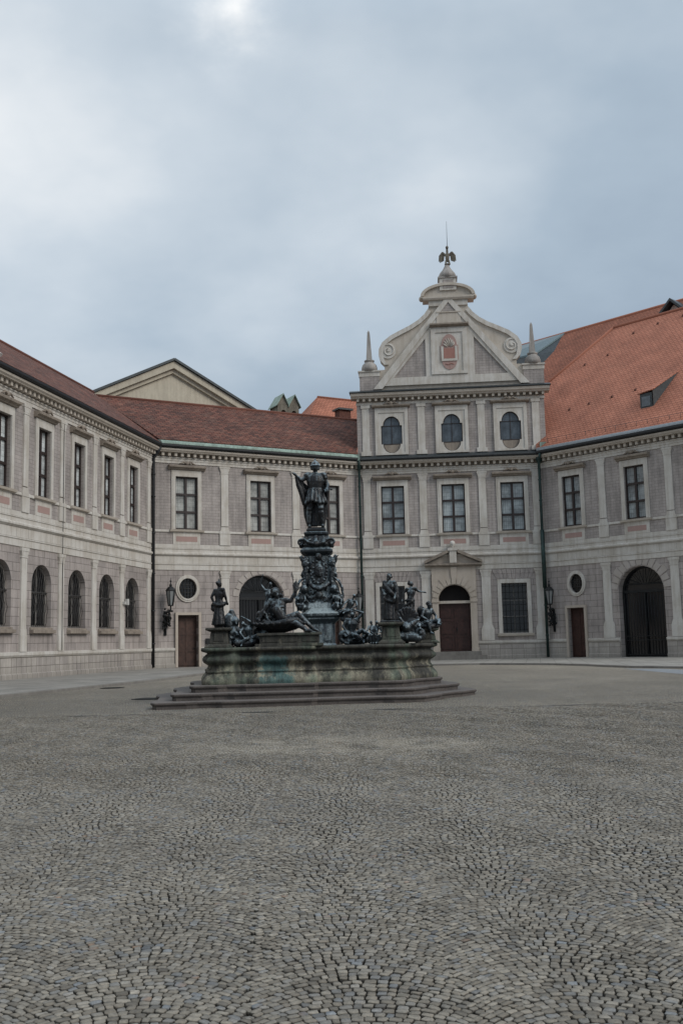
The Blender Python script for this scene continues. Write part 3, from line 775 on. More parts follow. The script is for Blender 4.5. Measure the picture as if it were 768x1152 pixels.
# volute band along the outline
for s in (-1, 1):
    m = MB()
    out = [(4.60, 21.10), (4.88, 21.40), (5.00, 21.85), (4.98, 22.25), (4.72, 22.75), (4.15, 23.20), (3.45, 23.55), (2.75, 23.88), (2.15, 24.25), (1.70, 24.65), (1.45, 25.0)]
    inn = []
    for i, p in enumerate(out):
        q0 = Vector(out[max(0, i-1)]); q1 = Vector(out[min(len(out)-1, i+1)]); t_ = (q1-q0).normalized()
        inn.append((p[0] - t_.y*.30, p[1] + t_.x*-.0 - abs(t_.x)*.30) if i > 2 else (p[0]-.30, p[1]))
    lp = [(gc+s*x, z) for x, z in out] + [(gc+s*x, z) for x, z in reversed(inn)]
    m.plate([lp], -.02, .10)
    # spiral
    cx, cz = gc+s*4.32, 22.12
    pts = [(cx+s*(.54-.020*k)*math.cos(k*.42), .04, cz+(.54-.020*k)*math.sin(k*.42)) for k in range(26)]
    m.tube(pts, .060, 6); m.ell((cx, .05, cz), (.12, .08, .12))
    m.plate([oval(cx, cz, .56, .56)], .05, .118)
    m.build('volute', M['trim'], tw)
# raking triangle bands
def rake(m, xo, zo, zt, w, y0, y1):
    for s in (-1, 1):
        m.plate([[(gc+s*xo, zo), (gc, zt), (gc, zt-w*1.25), (gc+s*(xo-w*1.45), zo)]], y0, y1)
m = MB(); rake(m, 5.42, 19.34, 25.95, .42, -.12, .11); m.build('raking_cornice', M['trim'], tw)
m = MB()
m.plate([rect(gc-4.80, gc+4.80, 19.56, 20.12)], -.04, .11)
for s_ in (-1, 1):
    m.plate([[(gc+s_*4.78, 19.56), (gc+s_*.0, 25.37), (gc+s_*.0, 24.90), (gc+s_*4.33, 19.70)]], -.045, .11)
    m.plate([[(gc+s_*4.30, 20.121), (gc+s_*4.62, 20.121), (gc+s_*1.70, 23.35), (gc+s_*1.70, 22.95)]], -.035, .11)
m.plate([[(gc-1.70, 20.121), (gc+1.70, 20.121), (gc+1.70, 23.30), (gc+.72, 24.72), (gc-.72, 24.72), (gc-1.70, 23.30)]], -.038, .11)
for s_ in (-1, 1): MB().plate([[(gc+s_*1.71, 20.13), (gc+s_*4.34, 20.13), (gc+s_*1.71, 23.02)]], .06, .115).build('brick_panel', M['wall_hi'], tw)
m.build('tympanum', M['trim'], tw)
m = MB(); m.plate([rect(gc-1.30, gc+1.22, 20.22, 23.5), rect(gc-.98, gc+.90, 20.42, 23.22)], -.12, -.04); m.build('niche_frame', M['trim'], tw)
m = MB(); m.plate([rect(gc-.98, gc+.90, 20.42, 23.22)], -.055, -.041); m.build('niche_ground', M['trim'], tw)
MB().prof([(-.04, 23.62), (-.2, 23.66), (-.36, 23.74), (-.36, 23.84), (-.04, 23.9)], gc-1.35, gc+1.35).build('niche_hood', M['hood'], tw)
MB().prof([(-.04, 23.92), (-.09, 23.92), (-.09, 24.62), (-.15, 24.66), (-.15, 24.74), (-.04, 24.76)], gc-.85, gc+.85).build('niche_cap', M['trim2'], tw)
MB().plate([[(gc-.74, 24.78), (gc+.74, 24.78), (gc, 25.62)]], -.06, -.046).build('brick_panel', M['wall_hi'], tw)
# painted coat of arms: red field in a pale frame, plumes above, red bowl below
def cartouche(k=1.0):
    l = []; cx = gc-.04
    for q_ in range(13): t_ = PI*q_/12; l.append((cx+.53*k*math.cos(t_), 22.28+.80*k*math.sin(t_)))
    l += [(cx-.62*k, 22.28), (cx-.62*k, 21.25)]
    for q_ in range(13): t_ = PI+PI*q_/12; l.append((cx+.53*k*math.cos(t_), 21.25+.72*k*math.sin(t_)))
    l += [(cx+.62*k, 21.25), (cx+.62*k, 22.28)]
    return l
ca = MB().plate([cartouche()], -.10, -.057).build('coat_of_arms', M['pink'], tw)
cx = gc-.04
q = MB(); q.plate([rect(cx-.56, cx-.40, 21.3, 22.2)], -.14, -.1); q.plate([rect(cx+.40, cx+.56, 21.3, 22.2)], -.14, -.1); q.plate([rect(cx-.56, cx+.56, 21.14, 21.3)], -.145, -.1)
q.build('arms_border', M['trim'], ca)
MB().plate([rect(cx-.39, cx+.39, 21.31, 22.05)], -.135, -.1).build('red_field', M['red'], ca)
q = MB()
for k in range(-3, 4):
    an = R(90-k*22); q.tube([(cx+.12*math.cos(an), -.12, 22.1+.12*math.sin(an)), (cx+.36*math.cos(an), -.15, 22.15+.40*math.sin(an)), (cx+.42*math.cos(an+.15), -.12, 22.2+.60*math.sin(an+.1))], [.03, .06, .025], 6)
q.build('plume', M['trim'], ca)
q = MB(); q.tube([(cx-.3, -.11, 20.95), (cx-.1, -.12, 20.88), (cx+.1, -.12, 20.96), (cx+.3, -.11, 20.9)], .025, 6); q.box(cx-.012, cx+.012, -.11, -.1, 20.6, 21.14); q.build('carved_line', M['red'], ca)
# neck and segmental top
m = MB(); m.box(gc-1.38, gc+1.38, -.02, .7, 25.2, 25.6); m.build('gable_neck', M['trim'], tw)
MB().prof([(.8, 25.6), (-.15, 25.6), (-.22, 25.72), (-.22, 25.84), (.8, 25.86)], gc-1.78, gc+1.82).build('neck_cornice', M['trim2'], tw)
seg = [(gc+1.86*math.cos(PI*k/16), 25.87+.86*math.sin(PI*k/16)) for k in range(17)]
MB().plate([seg], .0, .7).build('segmental_pediment', M['trim2'], tw)
seg2 = [(gc+1.92*math.cos(PI*k/16), 25.90+.93*math.sin(PI*k/16)) for k in range(17)] + [(gc+1.70*math.cos(PI*k/16), 25.90+.74*math.sin(PI*k/16)) for k in range(16, -1, -1)]
m = MB(); m.plate([seg2], -.2, .8)
for s in (-1, 1): m.ell((gc+s*1.86, .2, 25.82), (.18, .42, .17))
m.build('segmental_cornice', M['trim2'], tw)
# finial with eagle and needle
m = MB(); m.box(gc-.55, gc+.62, -.12, .75, 26.3, 27.18); m.build('finial_pedestal', M['trim'], tw)
MB().box(gc-.32, gc+.40, -.135, -.119, 26.42, 27.05).build('pedestal_panel', M['wall_hi'], tw)
m = MB(); m.box(gc-.66, gc+.72, -.2, .85, 27.182, 27.28); fx_ = gc+.03
m.lathe([(.60, 0), (.60, .25), (.52, .42), (.34, .62), (.24, .78), (.18, .9), (.12, 1.05)], (fx_, .3, 27.28), 8); m.build('bell_cap', M['grey_stone'], tw)
m = MB(); m.ell((fx_+.05, .26, 28.84), (.15, .17, .36)); m.caps((fx_+.05, .28, 29.1), (fx_+.05, .26, 29.45), .09, .075)
m.ell((fx_+.05, .24, 29.56), (.11, .14, .12)); m.caps((fx_+.05, .12, 29.55), (fx_+.05, .04, 29.49), .045, .02)
for q_ in (-1, 1): m.caps((fx_+.05+q_*.09, .25, 28.6), (fx_+.05+q_*.14, .24, 28.32), .07, .07)
m.ell((fx_+.04, .3, 28.32), (.22, .22, .07))
for s in (-1, 1):
    m.caps((fx_+.05+s*.10, .3, 29.0), (fx_+.05+s*.33, .32, 29.20), .09, .09); m.caps((fx_+.05+s*.33, .32, 29.20), (fx_+.05+s*.54, .33, 28.98), .09, .06)
    for k in range(5):
        m.caps((fx_+.05+s*(.24+.075*k), .33, 29.12-.03*k), (fx_+.05+s*(.27+.082*k), .35, 28.62-.035*k+.03*k*(k > 3)), .055, .03)
e_ = m.build('eagle', M['chim'], tw); remesh(e_, .02, 1)
m = MB(); m.tube([(fx_+.07, .3, 29.55), (fx_+.08, .3, 31.55)], [.022, .010], 6); m.build('needle', M['iron'], tw)
# obelisks and their pedestals
for nm, cx, zz in (('l', 1.05, 20.72), ('r', 12.47, 20.72)):
    m = MB(); m.box(cx-.70, cx+.70, .0, .75, 19.3, 20.3); m.build('obelisk_pedestal', M['wall_hi'], tw)
    m = MB(); m.box(cx-.74, cx+.74, -.03, .8, 20.302, 20.62); m.box(cx-.80, cx+.80, -.1, .85, 20.622, zz)
    m.build('pedestal_cap', M['trim'], tw)
    m = MB(); m.lathe([(.56, 0), (.56, .28), (.50, .48), (.32, .66), (.28, .70), (.36, .74), (.36, .82), (.24, .86)], (cx, .35, zz), 16); m.build('obelisk_base', M['grey_stone'], tw)
    m = MB(); m.frust(cx, .35, zz+.86, 23.6, .20, .20, .085, .085); m.frust(cx, .35, 23.601, 23.78, .085, .085, .01, .01); m.build('obelisk', M['grey_stone'], tw)
roof_mesh('roof', M['roof_new2'], tw, [[(.2, .5, 19.1), (gc, .5, 23.2), (gc, 7.4, 23.2), (.2, 7.4, 19.1)], [(13.0, .5, 19.1), (gc, .5, 23.2), (gc, 7.4, 23.2), (13.0, 7.4, 19.1)]])
# ---- portal
pc = 6.42
m = MB()
m.plate([[(pc-1.5, .98), (pc-1.07, .98), (pc-1.07, 4.42)] + [(pc+1.07*math.cos(PI-PI*k/18), 4.42+1.06*math.sin(PI-PI*k/18)) for k in range(1, 18)] + [(pc+1.07, 4.42), (pc+1.07, .98), (pc+1.5, .98), (pc+1.5, 6.72), (pc-1.5, 6.72)]], -.22, .0)
m.box(pc-1.54, pc-1.05, -.28, -.221, 4.30, 4.50); m.box(pc+1.05, pc+1.54, -.28, -.221, 4.30, 4.50)
m.box(pc-1.54, pc-1.05, -.28, -.221, .98, 1.25); m.box(pc+1.05, pc+1.54, -.28, -.221, .98, 1.25)
m.build('portal_surround', M['stone_p'], tw)
v = MB()
for k in range(11):
    an = R(16+14.8*k); da = R(6.2); r0, r1 = 1.12, (1.75 if k % 2 else 1.5)
    pts = [(pc+r0*math.cos(an-da), 4.42+r0*math.sin(an-da)), (pc+r1*math.cos(an-da), 4.42+r1*math.sin(an-da)), (pc+r1*math.cos(an+da), 4.42+r1*math.sin(an+da)), (pc+r0*math.cos(an+da), 4.42+r0*math.sin(an+da))]
    pts = [(min(max(x, pc-1.48), pc+1.48), z) for x, z in pts]
    v.plate([pts], -.27, -.221)
v.frust(pc, -.26, 5.52, 6.7, .13, .05, .22, .06)
v.build('portal_voussoir', M['stone_p'], tw)
m = MB(); m.prof([(0, 6.72), (-.42, 6.74), (-.50, 6.82), (-.50, 6.92), (0, 6.95)], pc-1.92, pc+1.92)
for s in (-1, 1):
    m.add([(pc+s*1.95, y, z) for y, z in ((-.52, 6.93), (0, 6.93), (0, 7.12), (-.52, 7.12))] + [(pc+s*.30, y, z) for y, z in ((-.52, 7.66), (0, 7.66), (0, 7.88), (-.52, 7.88))], [(0,1,2,3), (7,6,5,4), (0,4,5,1), (1,5,6,2), (2,6,7,3), (3,7,4,0)])
m.build('pediment', M['hood'], tw)
MB().plate([[(pc-1.75, 6.951), (pc+1.75, 6.951), (pc, 7.7)]], -.15, 0).build('pediment_field', M['stone_p'], tw)
m = MB(); m.box(pc-.24, pc+.24, -.50, -.151, 6.952, 7.78); m.box(pc-.33, pc+.33, -.56, -.1, 7.782, 7.95); m.lathe([(.10, 0), (.06, .1), (.15, .2), (.19, .33), (.15, .46), (.05, .52)], (pc, -.3, 7.95), 12); m.build('pediment_block', M['trim'], tw)
o = MB().box(pc-1.05, pc+1.05, .25, .33, 1.0, 4.20).build('door', M['wood2'], tw)
k_ = MB(); k_.box(pc-.03, pc+.03, .20, .248, 1.0, 4.2)
for s in (-1, 1):
    for z0, z1 in ((1.15, 2.0), (2.15, 3.1), (3.25, 4.05)):
        k_.plate([rect(pc+s*.54-.40, pc+s*.54+.40, z0, z1), rect(pc+s*.54-.33, pc+s*.54+.33, z0+.07, z1-.07)], .215, .248)
k_.build('door_panel', M['wood2'], o)
MB().ell((pc+.12, .17, 2.5), (.04, .05, .04)).box(pc+.09, pc+.15, .19, .214, 2.35, 2.6).build('handle', M['iron'], o)
MB().box(pc-1.07, pc+1.07, .0, .3, 4.22, 4.40).build('transom', M['trim2'], tw)
MB().plate([[(pc-1.07, 4.41)] + [(pc+1.07*math.cos(PI-PI*k/18), 4.42+1.06*math.sin(PI-PI*k/18)) for k in range(1, 18)] + [(pc+1.07, 4.41)]], .25, .3).build('fanlight', mat_plain('dark_fanlight', (.012, .010, .010), .7, 0, .3, 3, .1, .15), tw)
m = MB(); m.box(pc-2.1, pc+2.0, -1.25, .3, .30, .72); m.box(pc-1.65, pc+1.65, -.85, .3, .722, .98); m.build('doorstep', M['kerb'], tw)
# ground floor casements beside the portal
gw = MB(); hw = .86; gwm = mat_plain('grey_window_frame', (.10, .095, .09), .6); z0, z1 = 2.14, 5.5
gw.plate([rect(-hw, hw, z0, z1), rect(-hw+.08, hw-.08, z0+.08, z1-.08)], .12, .2)
for x in (-.04, ): gw.box(x-.03, x+.06, .12, .19, z0+.08, z1-.08)
for z in (3.25, 4.33): gw.box(-hw+.08, hw-.08, .13, .19, z-.035, z+.035)
o = gw.build('ground_window', gwm, tw)
MB().box(-hw, hw, .21, .23, z0, z1).build('pane', M['darkglass'], o)
b = MB()
for i in range(-2, 3): b.tube([(i*.29, .08, z0), (i*.29, .08, z1)], .012, 5)
for i in range(8): z = z0+.22+.42*i; b.tube([(-hw, .08, z), (hw, .08, z)], .013, 5)
b.build('grille', M['iron'], o)
MB().plate([rect(-hw-.25, hw+.25, z0-.02, z1+.27), rect(-hw, hw, z0, z1)], -.09, 0).build('surround', M['trim'], o)
MB().prof([(0, z0-.22), (-.2, z0-.19), (-.24, z0-.04), (0, z0-.02)], -hw-.35, hw+.35).build('sill', M['trim2'], o)
v = MB()
for k in range(-4, 5):
    x = k*.26; v.plate([[(x-.115, 5.80), (x+.115, 5.80), (x*1.25+.14, 6.44), (x*1.25-.14, 6.44)]], -.04, 0)
v.build('flat_arch', M['wall_lo'], o)
copies(o, tw, [10.46, 2.22])
downpipe(tw, .18, -.24, 13.9, .5, M['pipe_green'], .085)
downpipe(tw, L2-.10, -.42, 13.9, .5, M['pipe_green'], .095)
m = MB(); m.tube([(L2-.10, -.42, 5.1), (L2-.10, -.42, 9.0)], .14, 10); m.build('pipe_sleeve', M['pipe_green'], tw)
m = MB(); m.box(L2+.0, L2+.55, -.65, -.2, 14.35, 15.0); m.box(-.4, .25, -.75, -.3, 14.2, 14.62); m.build('hopper_head', M['copper'], tw)

# ================================================================== RIGHT WING
loc, a, L3 = frame_of(3)
XR = 15.2
rw = empty('palace_wing', loc, a, label='right palace wing with tall barred archway below a steep bright orange tiled roof', cat='building')
u3 = [2.44, 7.12, 11.8]
wing_walls(rw, -.02, XR,
    [oval(2.45, 5.27, .5, .63), arch_loop(7.10, .3, 4.5, 6.10, 1.58), rect(1.70, 2.98, .3, 3.66), rect(11.2, 12.48, .3, 3.66), oval(11.83, 5.27, .5, .63)],
    [rect(x-.70, x+.70, 9.07, 12.45) for x in u3])
copies(make_upper_window(rw, .70, .98, M['curtain_b'], hoodw=1.17), rw, u3)
pil_copies(make_pilaster(rw, wlo=.55), rw, [4.76, 9.48, 14.2])
bands(rw, 0, XR, T23, 0, gaps=[(1.52, 3.16), (5.5, 8.7), (11.02, 12.66)])
eaves(rw, 0, XR, T23, 0, strip=M['lead'], gut=M['gutter'])
oculus(rw, 2.45, 5.27, .5, .63); oculus(rw, 11.83, 5.27, .5, .63)
small_door(rw, 2.34, .64, M['wood2']); small_door(rw, 11.84, .64, M['wood2'])
arch_gate(rw, 7.10, 1.58, 4.5, 6.10)
voussoirs(rw, 7.10, 4.5, 6.10, 1.58, mat_plaster('voussoir_plaster', (.41, .37, .34), .35), 13, .62)
roof_mesh('roof', M['roof_new'], rw, [[(.62*T23, -.62, 14.42), (XR, -.62, 14.42), (XR, 9.0, 24.80), (.94, 9.0, 24.80), (-5.6, 1.6, 16.85), (-1.2, 1.4, 16.6)],
    [(.94, 9.0, 24.80), (XR, 9.0, 24.80), (XR, 18, 15), (-6.5, 18, 15)], [(.94, 9.0, 24.8), (-5.6, 1.6, 16.85), (-6.5, 18, 15)]])
m = MB(); m.tube([(.94, 9.0, 24.87), (XR, 9.0, 24.87)], .14, 8); m.tube([(.94, 9.0, 24.87), (-4.6, 2.7, 18.1)], .12, 8); m.build('ridge_tiles', M['roof_new2'], rw)
MB().box(XR-.4, XR-.01, .51, 14, .2, 14.3).build('end_wall', M['wall_hi'], rw)
# snow guard rail above the gutter and small vent tiles
m = MB(); sl = (24.80-14.42)/9.62
def onroof(u, o, lift=.06): return (u, o, 14.42+(o+.62)*sl+lift)
m.tube([onroof(.8, -.25, .36), onroof(XR, -.25, .36)], .014, 5)
for i in range(20): m.tube([onroof(.9+i*.75, -.25, .0), onroof(.9+i*.75, -.25, .37)], .014, 5)
m.build('snow_guard', M['slate'], rw)
for i, (u, o_) in enumerate([(1.2, 2.2), (2.7, 2.35), (4.4, 2.5), (6.1, 2.65), (7.9, 2.8), (9.8, 2.9), (1.9, 6.4), (3.2, 7.9), (5.0, 8.2), (6.9, 8.3), (.2, 6.0), (8.8, 8.4)]):
    q = MB(); x, y, z = onroof(u, o_, 0); q.add([(x-.14, y-.12, z-.1), (x+.14, y-.12, z-.1), (x, y+.28, z+.27), (x, y-.16, z+.12)], [(0,1,3), (0,3,2), (1,2,3)]); q.build('vent_tile', M['chimbrick'], rw)
# eyebrow-like dormer with sloping side
x0, x1 = 7.3, 8.15; o0 = 1.0
q = MB(); zb = 14.42+(o0+.62)*sl
q.box(x0, x1, o0-.02, o0+.08, zb-.02, zb+1.02); dm = q.build('dormer', M['slate'], rw)
MB().plate([rect(x0+.13, x1-.13, zb+.16, zb+.80)], o0-.05, o0-.021).build('pane', mat_plain('dormer_glass', (.09, .11, .13), .15, 0, .5, 3, 0, .6), dm)
zt = zb+1.02
ob = (zt+.1-14.42)/sl-.62
top = (x1+.75, o0+2.55, 14.42+(o0+2.55+.62)*sl+.02)
roof_mesh('dormer_roof', M['roof_new'], dm, [[(x0-.12, o0-.12, zt+.0), (x1+.12, o0-.12, zt+.12), top, (x0-.12, ob+.15, 14.42+(ob+.15+.62)*sl)]], .06)
MB().add([(x1+.06, o0+.0, zb-.02), (x1+.06, o0+.0, zt+.08), (top[0], top[1], top[2]), (x1+.1, o0+1.0, zb+.9)], [(0, 1, 2), (0, 2, 3)]).build('dormer_cheek', M['slate'], dm)

# ================================================================== BACKGROUND ROOFS
A1, ang1, _ = frame_of(1)
def rel1(u, o): 
    d = Vector((math.cos(ang1), math.sin(ang1))); n = Vector((-d.y, d.x)); q = P[1] + d*u + n*o; return (q.x, q.y, 0)
A3, ang3, _ = frame_of(3)
def rel3(u, o):
    d = Vector((math.cos(ang3), math.sin(ang3))); n = Vector((-d.y, d.x)); q = P[3] + d*u + n*o; return (q.x, q.y, 0)
# pedimented building far behind on the left
pb = empty('pedimented_building', rel1(8.5, 22), ang1, label='ochre building with broad triangular pediment rising behind the middle wing', cat='building')
MB().plate([[(-8.4, .2), (8.4, .2), (8.4, 21.9), (0, 26.1), (-8.4, 21.9)]], 0, .4).build('gable_wall', M['ochre'], pb)
m = MB()
for s in (-1, 1):
    for w0, w1, y in ((.0, .55, -.55), (.55, .9, -.25)):
        m.add([(s*8.9, y, 21.95-w0), (0, y, 26.45-w0*1.1), (0, y, 26.45-w1*1.1), (s*8.9, y, 21.95-w1), (s*8.9, 0, 21.95-w0), (0, 0, 26.45-w0*1.1), (0, 0, 26.45-w1*1.1), (s*8.9, 0, 21.95-w1)], [(0,1,2,3), (7,6,5,4), (0,4,5,1), (1,5,6,2), (2,6,7,3), (3,7,4,0)])
m.build('raking_cornice', M['ochre'], pb)
roof_mesh('roof', M['slate'], pb, [[(-9.1, -.75, 21.98), (0, -.75, 26.62), (0, 16, 26.62), (-9.1, 16, 21.98)], [(9.1, -.75, 21.98), (0, -.75, 26.62), (0, 16, 26.62), (9.1, 16, 21.98)]], .2)
MB().box(-8.4, -8, .4, 16, .2, 21.9).box(8, 8.4, .4, 16, .2, 21.9).build('side_wall', M['ochre'], pb)
# chimney stack with twin copper gablets
ch = empty('chimney_stack', tuple(rel1(13.62, 9.0)[:2]) + (.25,), ang1, label='stubby chimney with two green copper gablets behind the middle roof ridge', cat='chimney')
m = MB(); m.plate([rect(-.9, .9, 15, 19.95), arch_loop(-.42, 18.9, 19.35, 19.55, .2), arch_loop(.48, 18.9, 19.35, 19.55, .2)], 0, .3); m.box(-.9, .9, .9, 1.5, 15, 19.95); m.box(-.9, -.6, .3, .9, 15, 19.95); m.box(.6, .9, .3, .9, 15, 19.95); m.build('stack', M['chim'], ch)
MB().box(-.6, .6, .5, .6, 15, 19.9).build('flue', M['iron'], ch)
for s, nm in ((-.5, 0), (.5, 1)):
    m = MB(); m.plate([[(s-.44, 19.96), (s+.44, 19.96), (s+.05, 20.75)]], .02, 1.4); m.build('gablet', M['chim'], ch)
    m = MB()
    for q in (-1, 1):
        m.add([(s+.05, -.12, 20.86), (s+.05, 1.55, 20.86), (s+q*.56, 1.55, 19.86), (s+q*.56, -.12, 19.86), (s+.05, -.12, 20.78), (s+.05, 1.55, 20.78), (s+q*.54, 1.55, 19.80), (s+q*.54, -.12, 19.80)], [(0,1,2,3), (7,6,5,4), (0,4,5,1), (1,5,6,2), (2,6,7,3), (3,7,4,0)])
    m.build('copper_cap', M['copper'], ch)
# orange hipped roof behind the middle wing
oh = empty('hipped_house', rel1(19.7, 16), ang1, label='house with bright orange hipped roof peeking between middle wing and gabled facade', cat='building')
roof_mesh('roof', M['roof_new'], oh, [[(0, 0, 23.0), (12, 0, 23.0), (14, -5, 17.0), (-4.6, -5, 17.0)], [(0, 0, 23.0), (-4.6, -5, 17.0), (-4.6, 5, 17.0)], [(0, 0, 23.0), (-4.6, 5, 17.0), (14, 5, 17.0), (12, 0, 23.0)]])
MB().tube([(0, 0, 23.06), (12, 0, 23.06)], .12, 8).build('ridge_tiles', M['roof_new2'], oh)
MB().box(-4.2, 13.6, -4.6, 4.6, .2, 17).build('wall', M['wall_hi'], oh)
bc = empty('brick_chimney', rel1(18.4, 8.6), ang1, label='small dark brick chimney with flat cap in front of the orange hipped roof', cat='chimney')
MB().box(-.50, .52, 0, .8, 16, 20.15).build('stack', M['chimbrick'], bc); MB().box(-.66, .68, -.15, .95, 20.16, 20.30).build('cap', M['slate'], bc)
# large roof behind the right wing
br = empty('large_roof', rel3(0, 0), ang3, label='huge weathered orange roof rising behind the right wing with grey metal dormer', cat='building')
s2 = (27.65-18.6)/8.0
roof_mesh('roof', M['roof_new2'], br, [[(-13.0, 5, 16.34), (18, 5, 16.34), (18, 15, 27.65), (-13.0, 15, 27.65)], [(-13.0, 15, 27.65), (18, 15, 27.65), (18, 25, 16.3), (-13.0, 25, 16.3)]])
MB().box(-12.8, 17.8, 6.5, 23.5, .2, 16.2).build('wall', M['wall_hi'], br)
MB().tube([(-13.0, 15, 27.7), (18, 15, 27.7)], .13, 8).build('ridge_tiles', M['roof_new'], br)
def slab(pts, d=.15):
    return MB().add([Vector(p) for p in pts] + [Vector(p) - Vector((0, 0, d)) for p in pts], [(0,1,2,3), (7,6,5,4), (0,4,5,1), (1,5,6,2), (2,6,7,3), (3,7,4,0)])
dz = empty('metal_dormer', (0, 0, 0), 0); dz.parent = br
slab([(-14.0, 11.6, 25.75), (-8.75, 12.4, 25.75), (-7.3, 15.0, 27.78), (-14.0, 15.0, 27.78)]).build('metal_sheet', M['zinc'], dz)
MB().add([(-8.7, 12.42, 25.6), (-7.3, 15.0, 27.6), (-7.0, 13.6, 25.9), (-8.3, 11.6, 23.9)], [(0,1,2,3)]).build('cheek', M['slate'], dz)
MB().add([(-14.0, 11.65, 25.6), (-8.75, 12.4, 25.6), (-8.4, 11.7, 23.8), (-14.0, 11.1, 23.2)], [(0,1,2,3)]).build('dormer_front', M['slate'], dz)
# gabled dormer at the picture's right edge
gd = empty('gabled_dormer', (3.55, 13.3, -.95), 0); gd.parent = br
MB().plate([[(-1.3, 25.0), (1.3, 25.0), (1.3, 26.6), (0, 27.9), (-1.3, 26.6)]], .1, .2).build('dormer_front', M['trim'], gd)
m = MB()
for s in (-1, 1):
    m.add([(0, -.5, 28.3), (s*1.9, -.5, 26.45), (s*1.9, 2.5, 26.45), (0, 2.5, 28.3), (0, -.5, 28.08), (s*1.82, -.5, 26.25), (s*1.82, 2.5, 26.25), (0, 2.5, 28.08)], [(0,1,2,3), (7,6,5,4), (0,4,5,1), (1,5,6,2), (2,6,7,3), (3,7,4,0)])
m.build('dormer_roof', M['slate'], gd)

# ================================================================== GROUND
def gz(y): return .33*min(1.0, max(0.0, (y-8)/42.0))
SINK = .035
def gs(y): return gz(y) - SINK*min(1.0, max(0.0, (25.2-y)/.6))
ys = [-40, -20, 0, 4, 8] + [8+42*k/20 for k in range(1, 21)] + [24.6, 25.2, 70, 110, 400]
ys = sorted(set(ys))
xs = [-400, -60, -30, -15, 0, 15, 30, 60, 400]
vs = [(x, y, gs(y)) for y in ys for x in xs]; nx = len(xs)
fs = [(j*nx+i, j*nx+i+1, (j+1)*nx+i+1, (j+1)*nx+i) for j in range(len(ys)-1) for i in range(nx-1)]
o = MB().add(vs, fs).build('courtyard_paving', M['cobble']); tag(o, kind='structure')

# the near setts are laid stone by stone in segmental arcs
import numpy as np
rg = np.random.default_rng(11)
KA, WS, RH = .95, 1.16, .057
def lay():
    cs = []
    Y0, Y1 = 1.5, 25.3
    n0, n1 = int(-13/WS)-1, int(13/WS)+1
    for st in range(n0, n1+1):
        xc = st*WS; ph = rg.uniform(0, RH); kk = KA*rg.uniform(.9, 1.1)
        rows = int((Y1-Y0+1.0)/RH)
        yr = Y0 - .2 + ph + np.cumsum(rg.normal(RH, .002, rows))
        for r_ in range(rows):
            # divide the arc into stones that fill it from edge to edge
            j0, j1 = -WS/2 + .02*math.sin(r_*2.1+st), WS/2 + .02*math.sin(r_*2.1+st+1)
            ws_ = np.clip(rg.normal(.062, .009, 60), .044, .09); edges = [0.0]
            for w_i in ws_:
                t_ = j0 + edges[-1]; ca = 1/math.sqrt(1+(2*kk*t_)**2)
                edges.append(edges[-1] + w_i*(.35+.65*ca))
                if edges[-1] >= j1-j0: break
            if (edges[-1]-(j1-j0)) > (edges[-1]-edges[-2])*.5 and len(edges) > 3: edges.pop()
            f_ = (j1-j0)/edges[-1]
            for e0, e1 in zip(edges[:-1], edges[1:]):
                a_, b_ = j0+e0*f_, j0+e1*f_; xm = (a_+b_)/2; ca = 1/math.sqrt(1+(2*kk*xm)**2)
                cs.append((xc+xm, yr[r_]-kk*xm*xm+.5*kk*WS*WS*.5, math.atan(-2*kk*xm), (b_-a_)/ca, RH*ca*rg.uniform(.95, 1.04)))
    return np.array(cs)
C_ = lay()
cx_, cy_ = C_[:, 0], C_[:, 1]
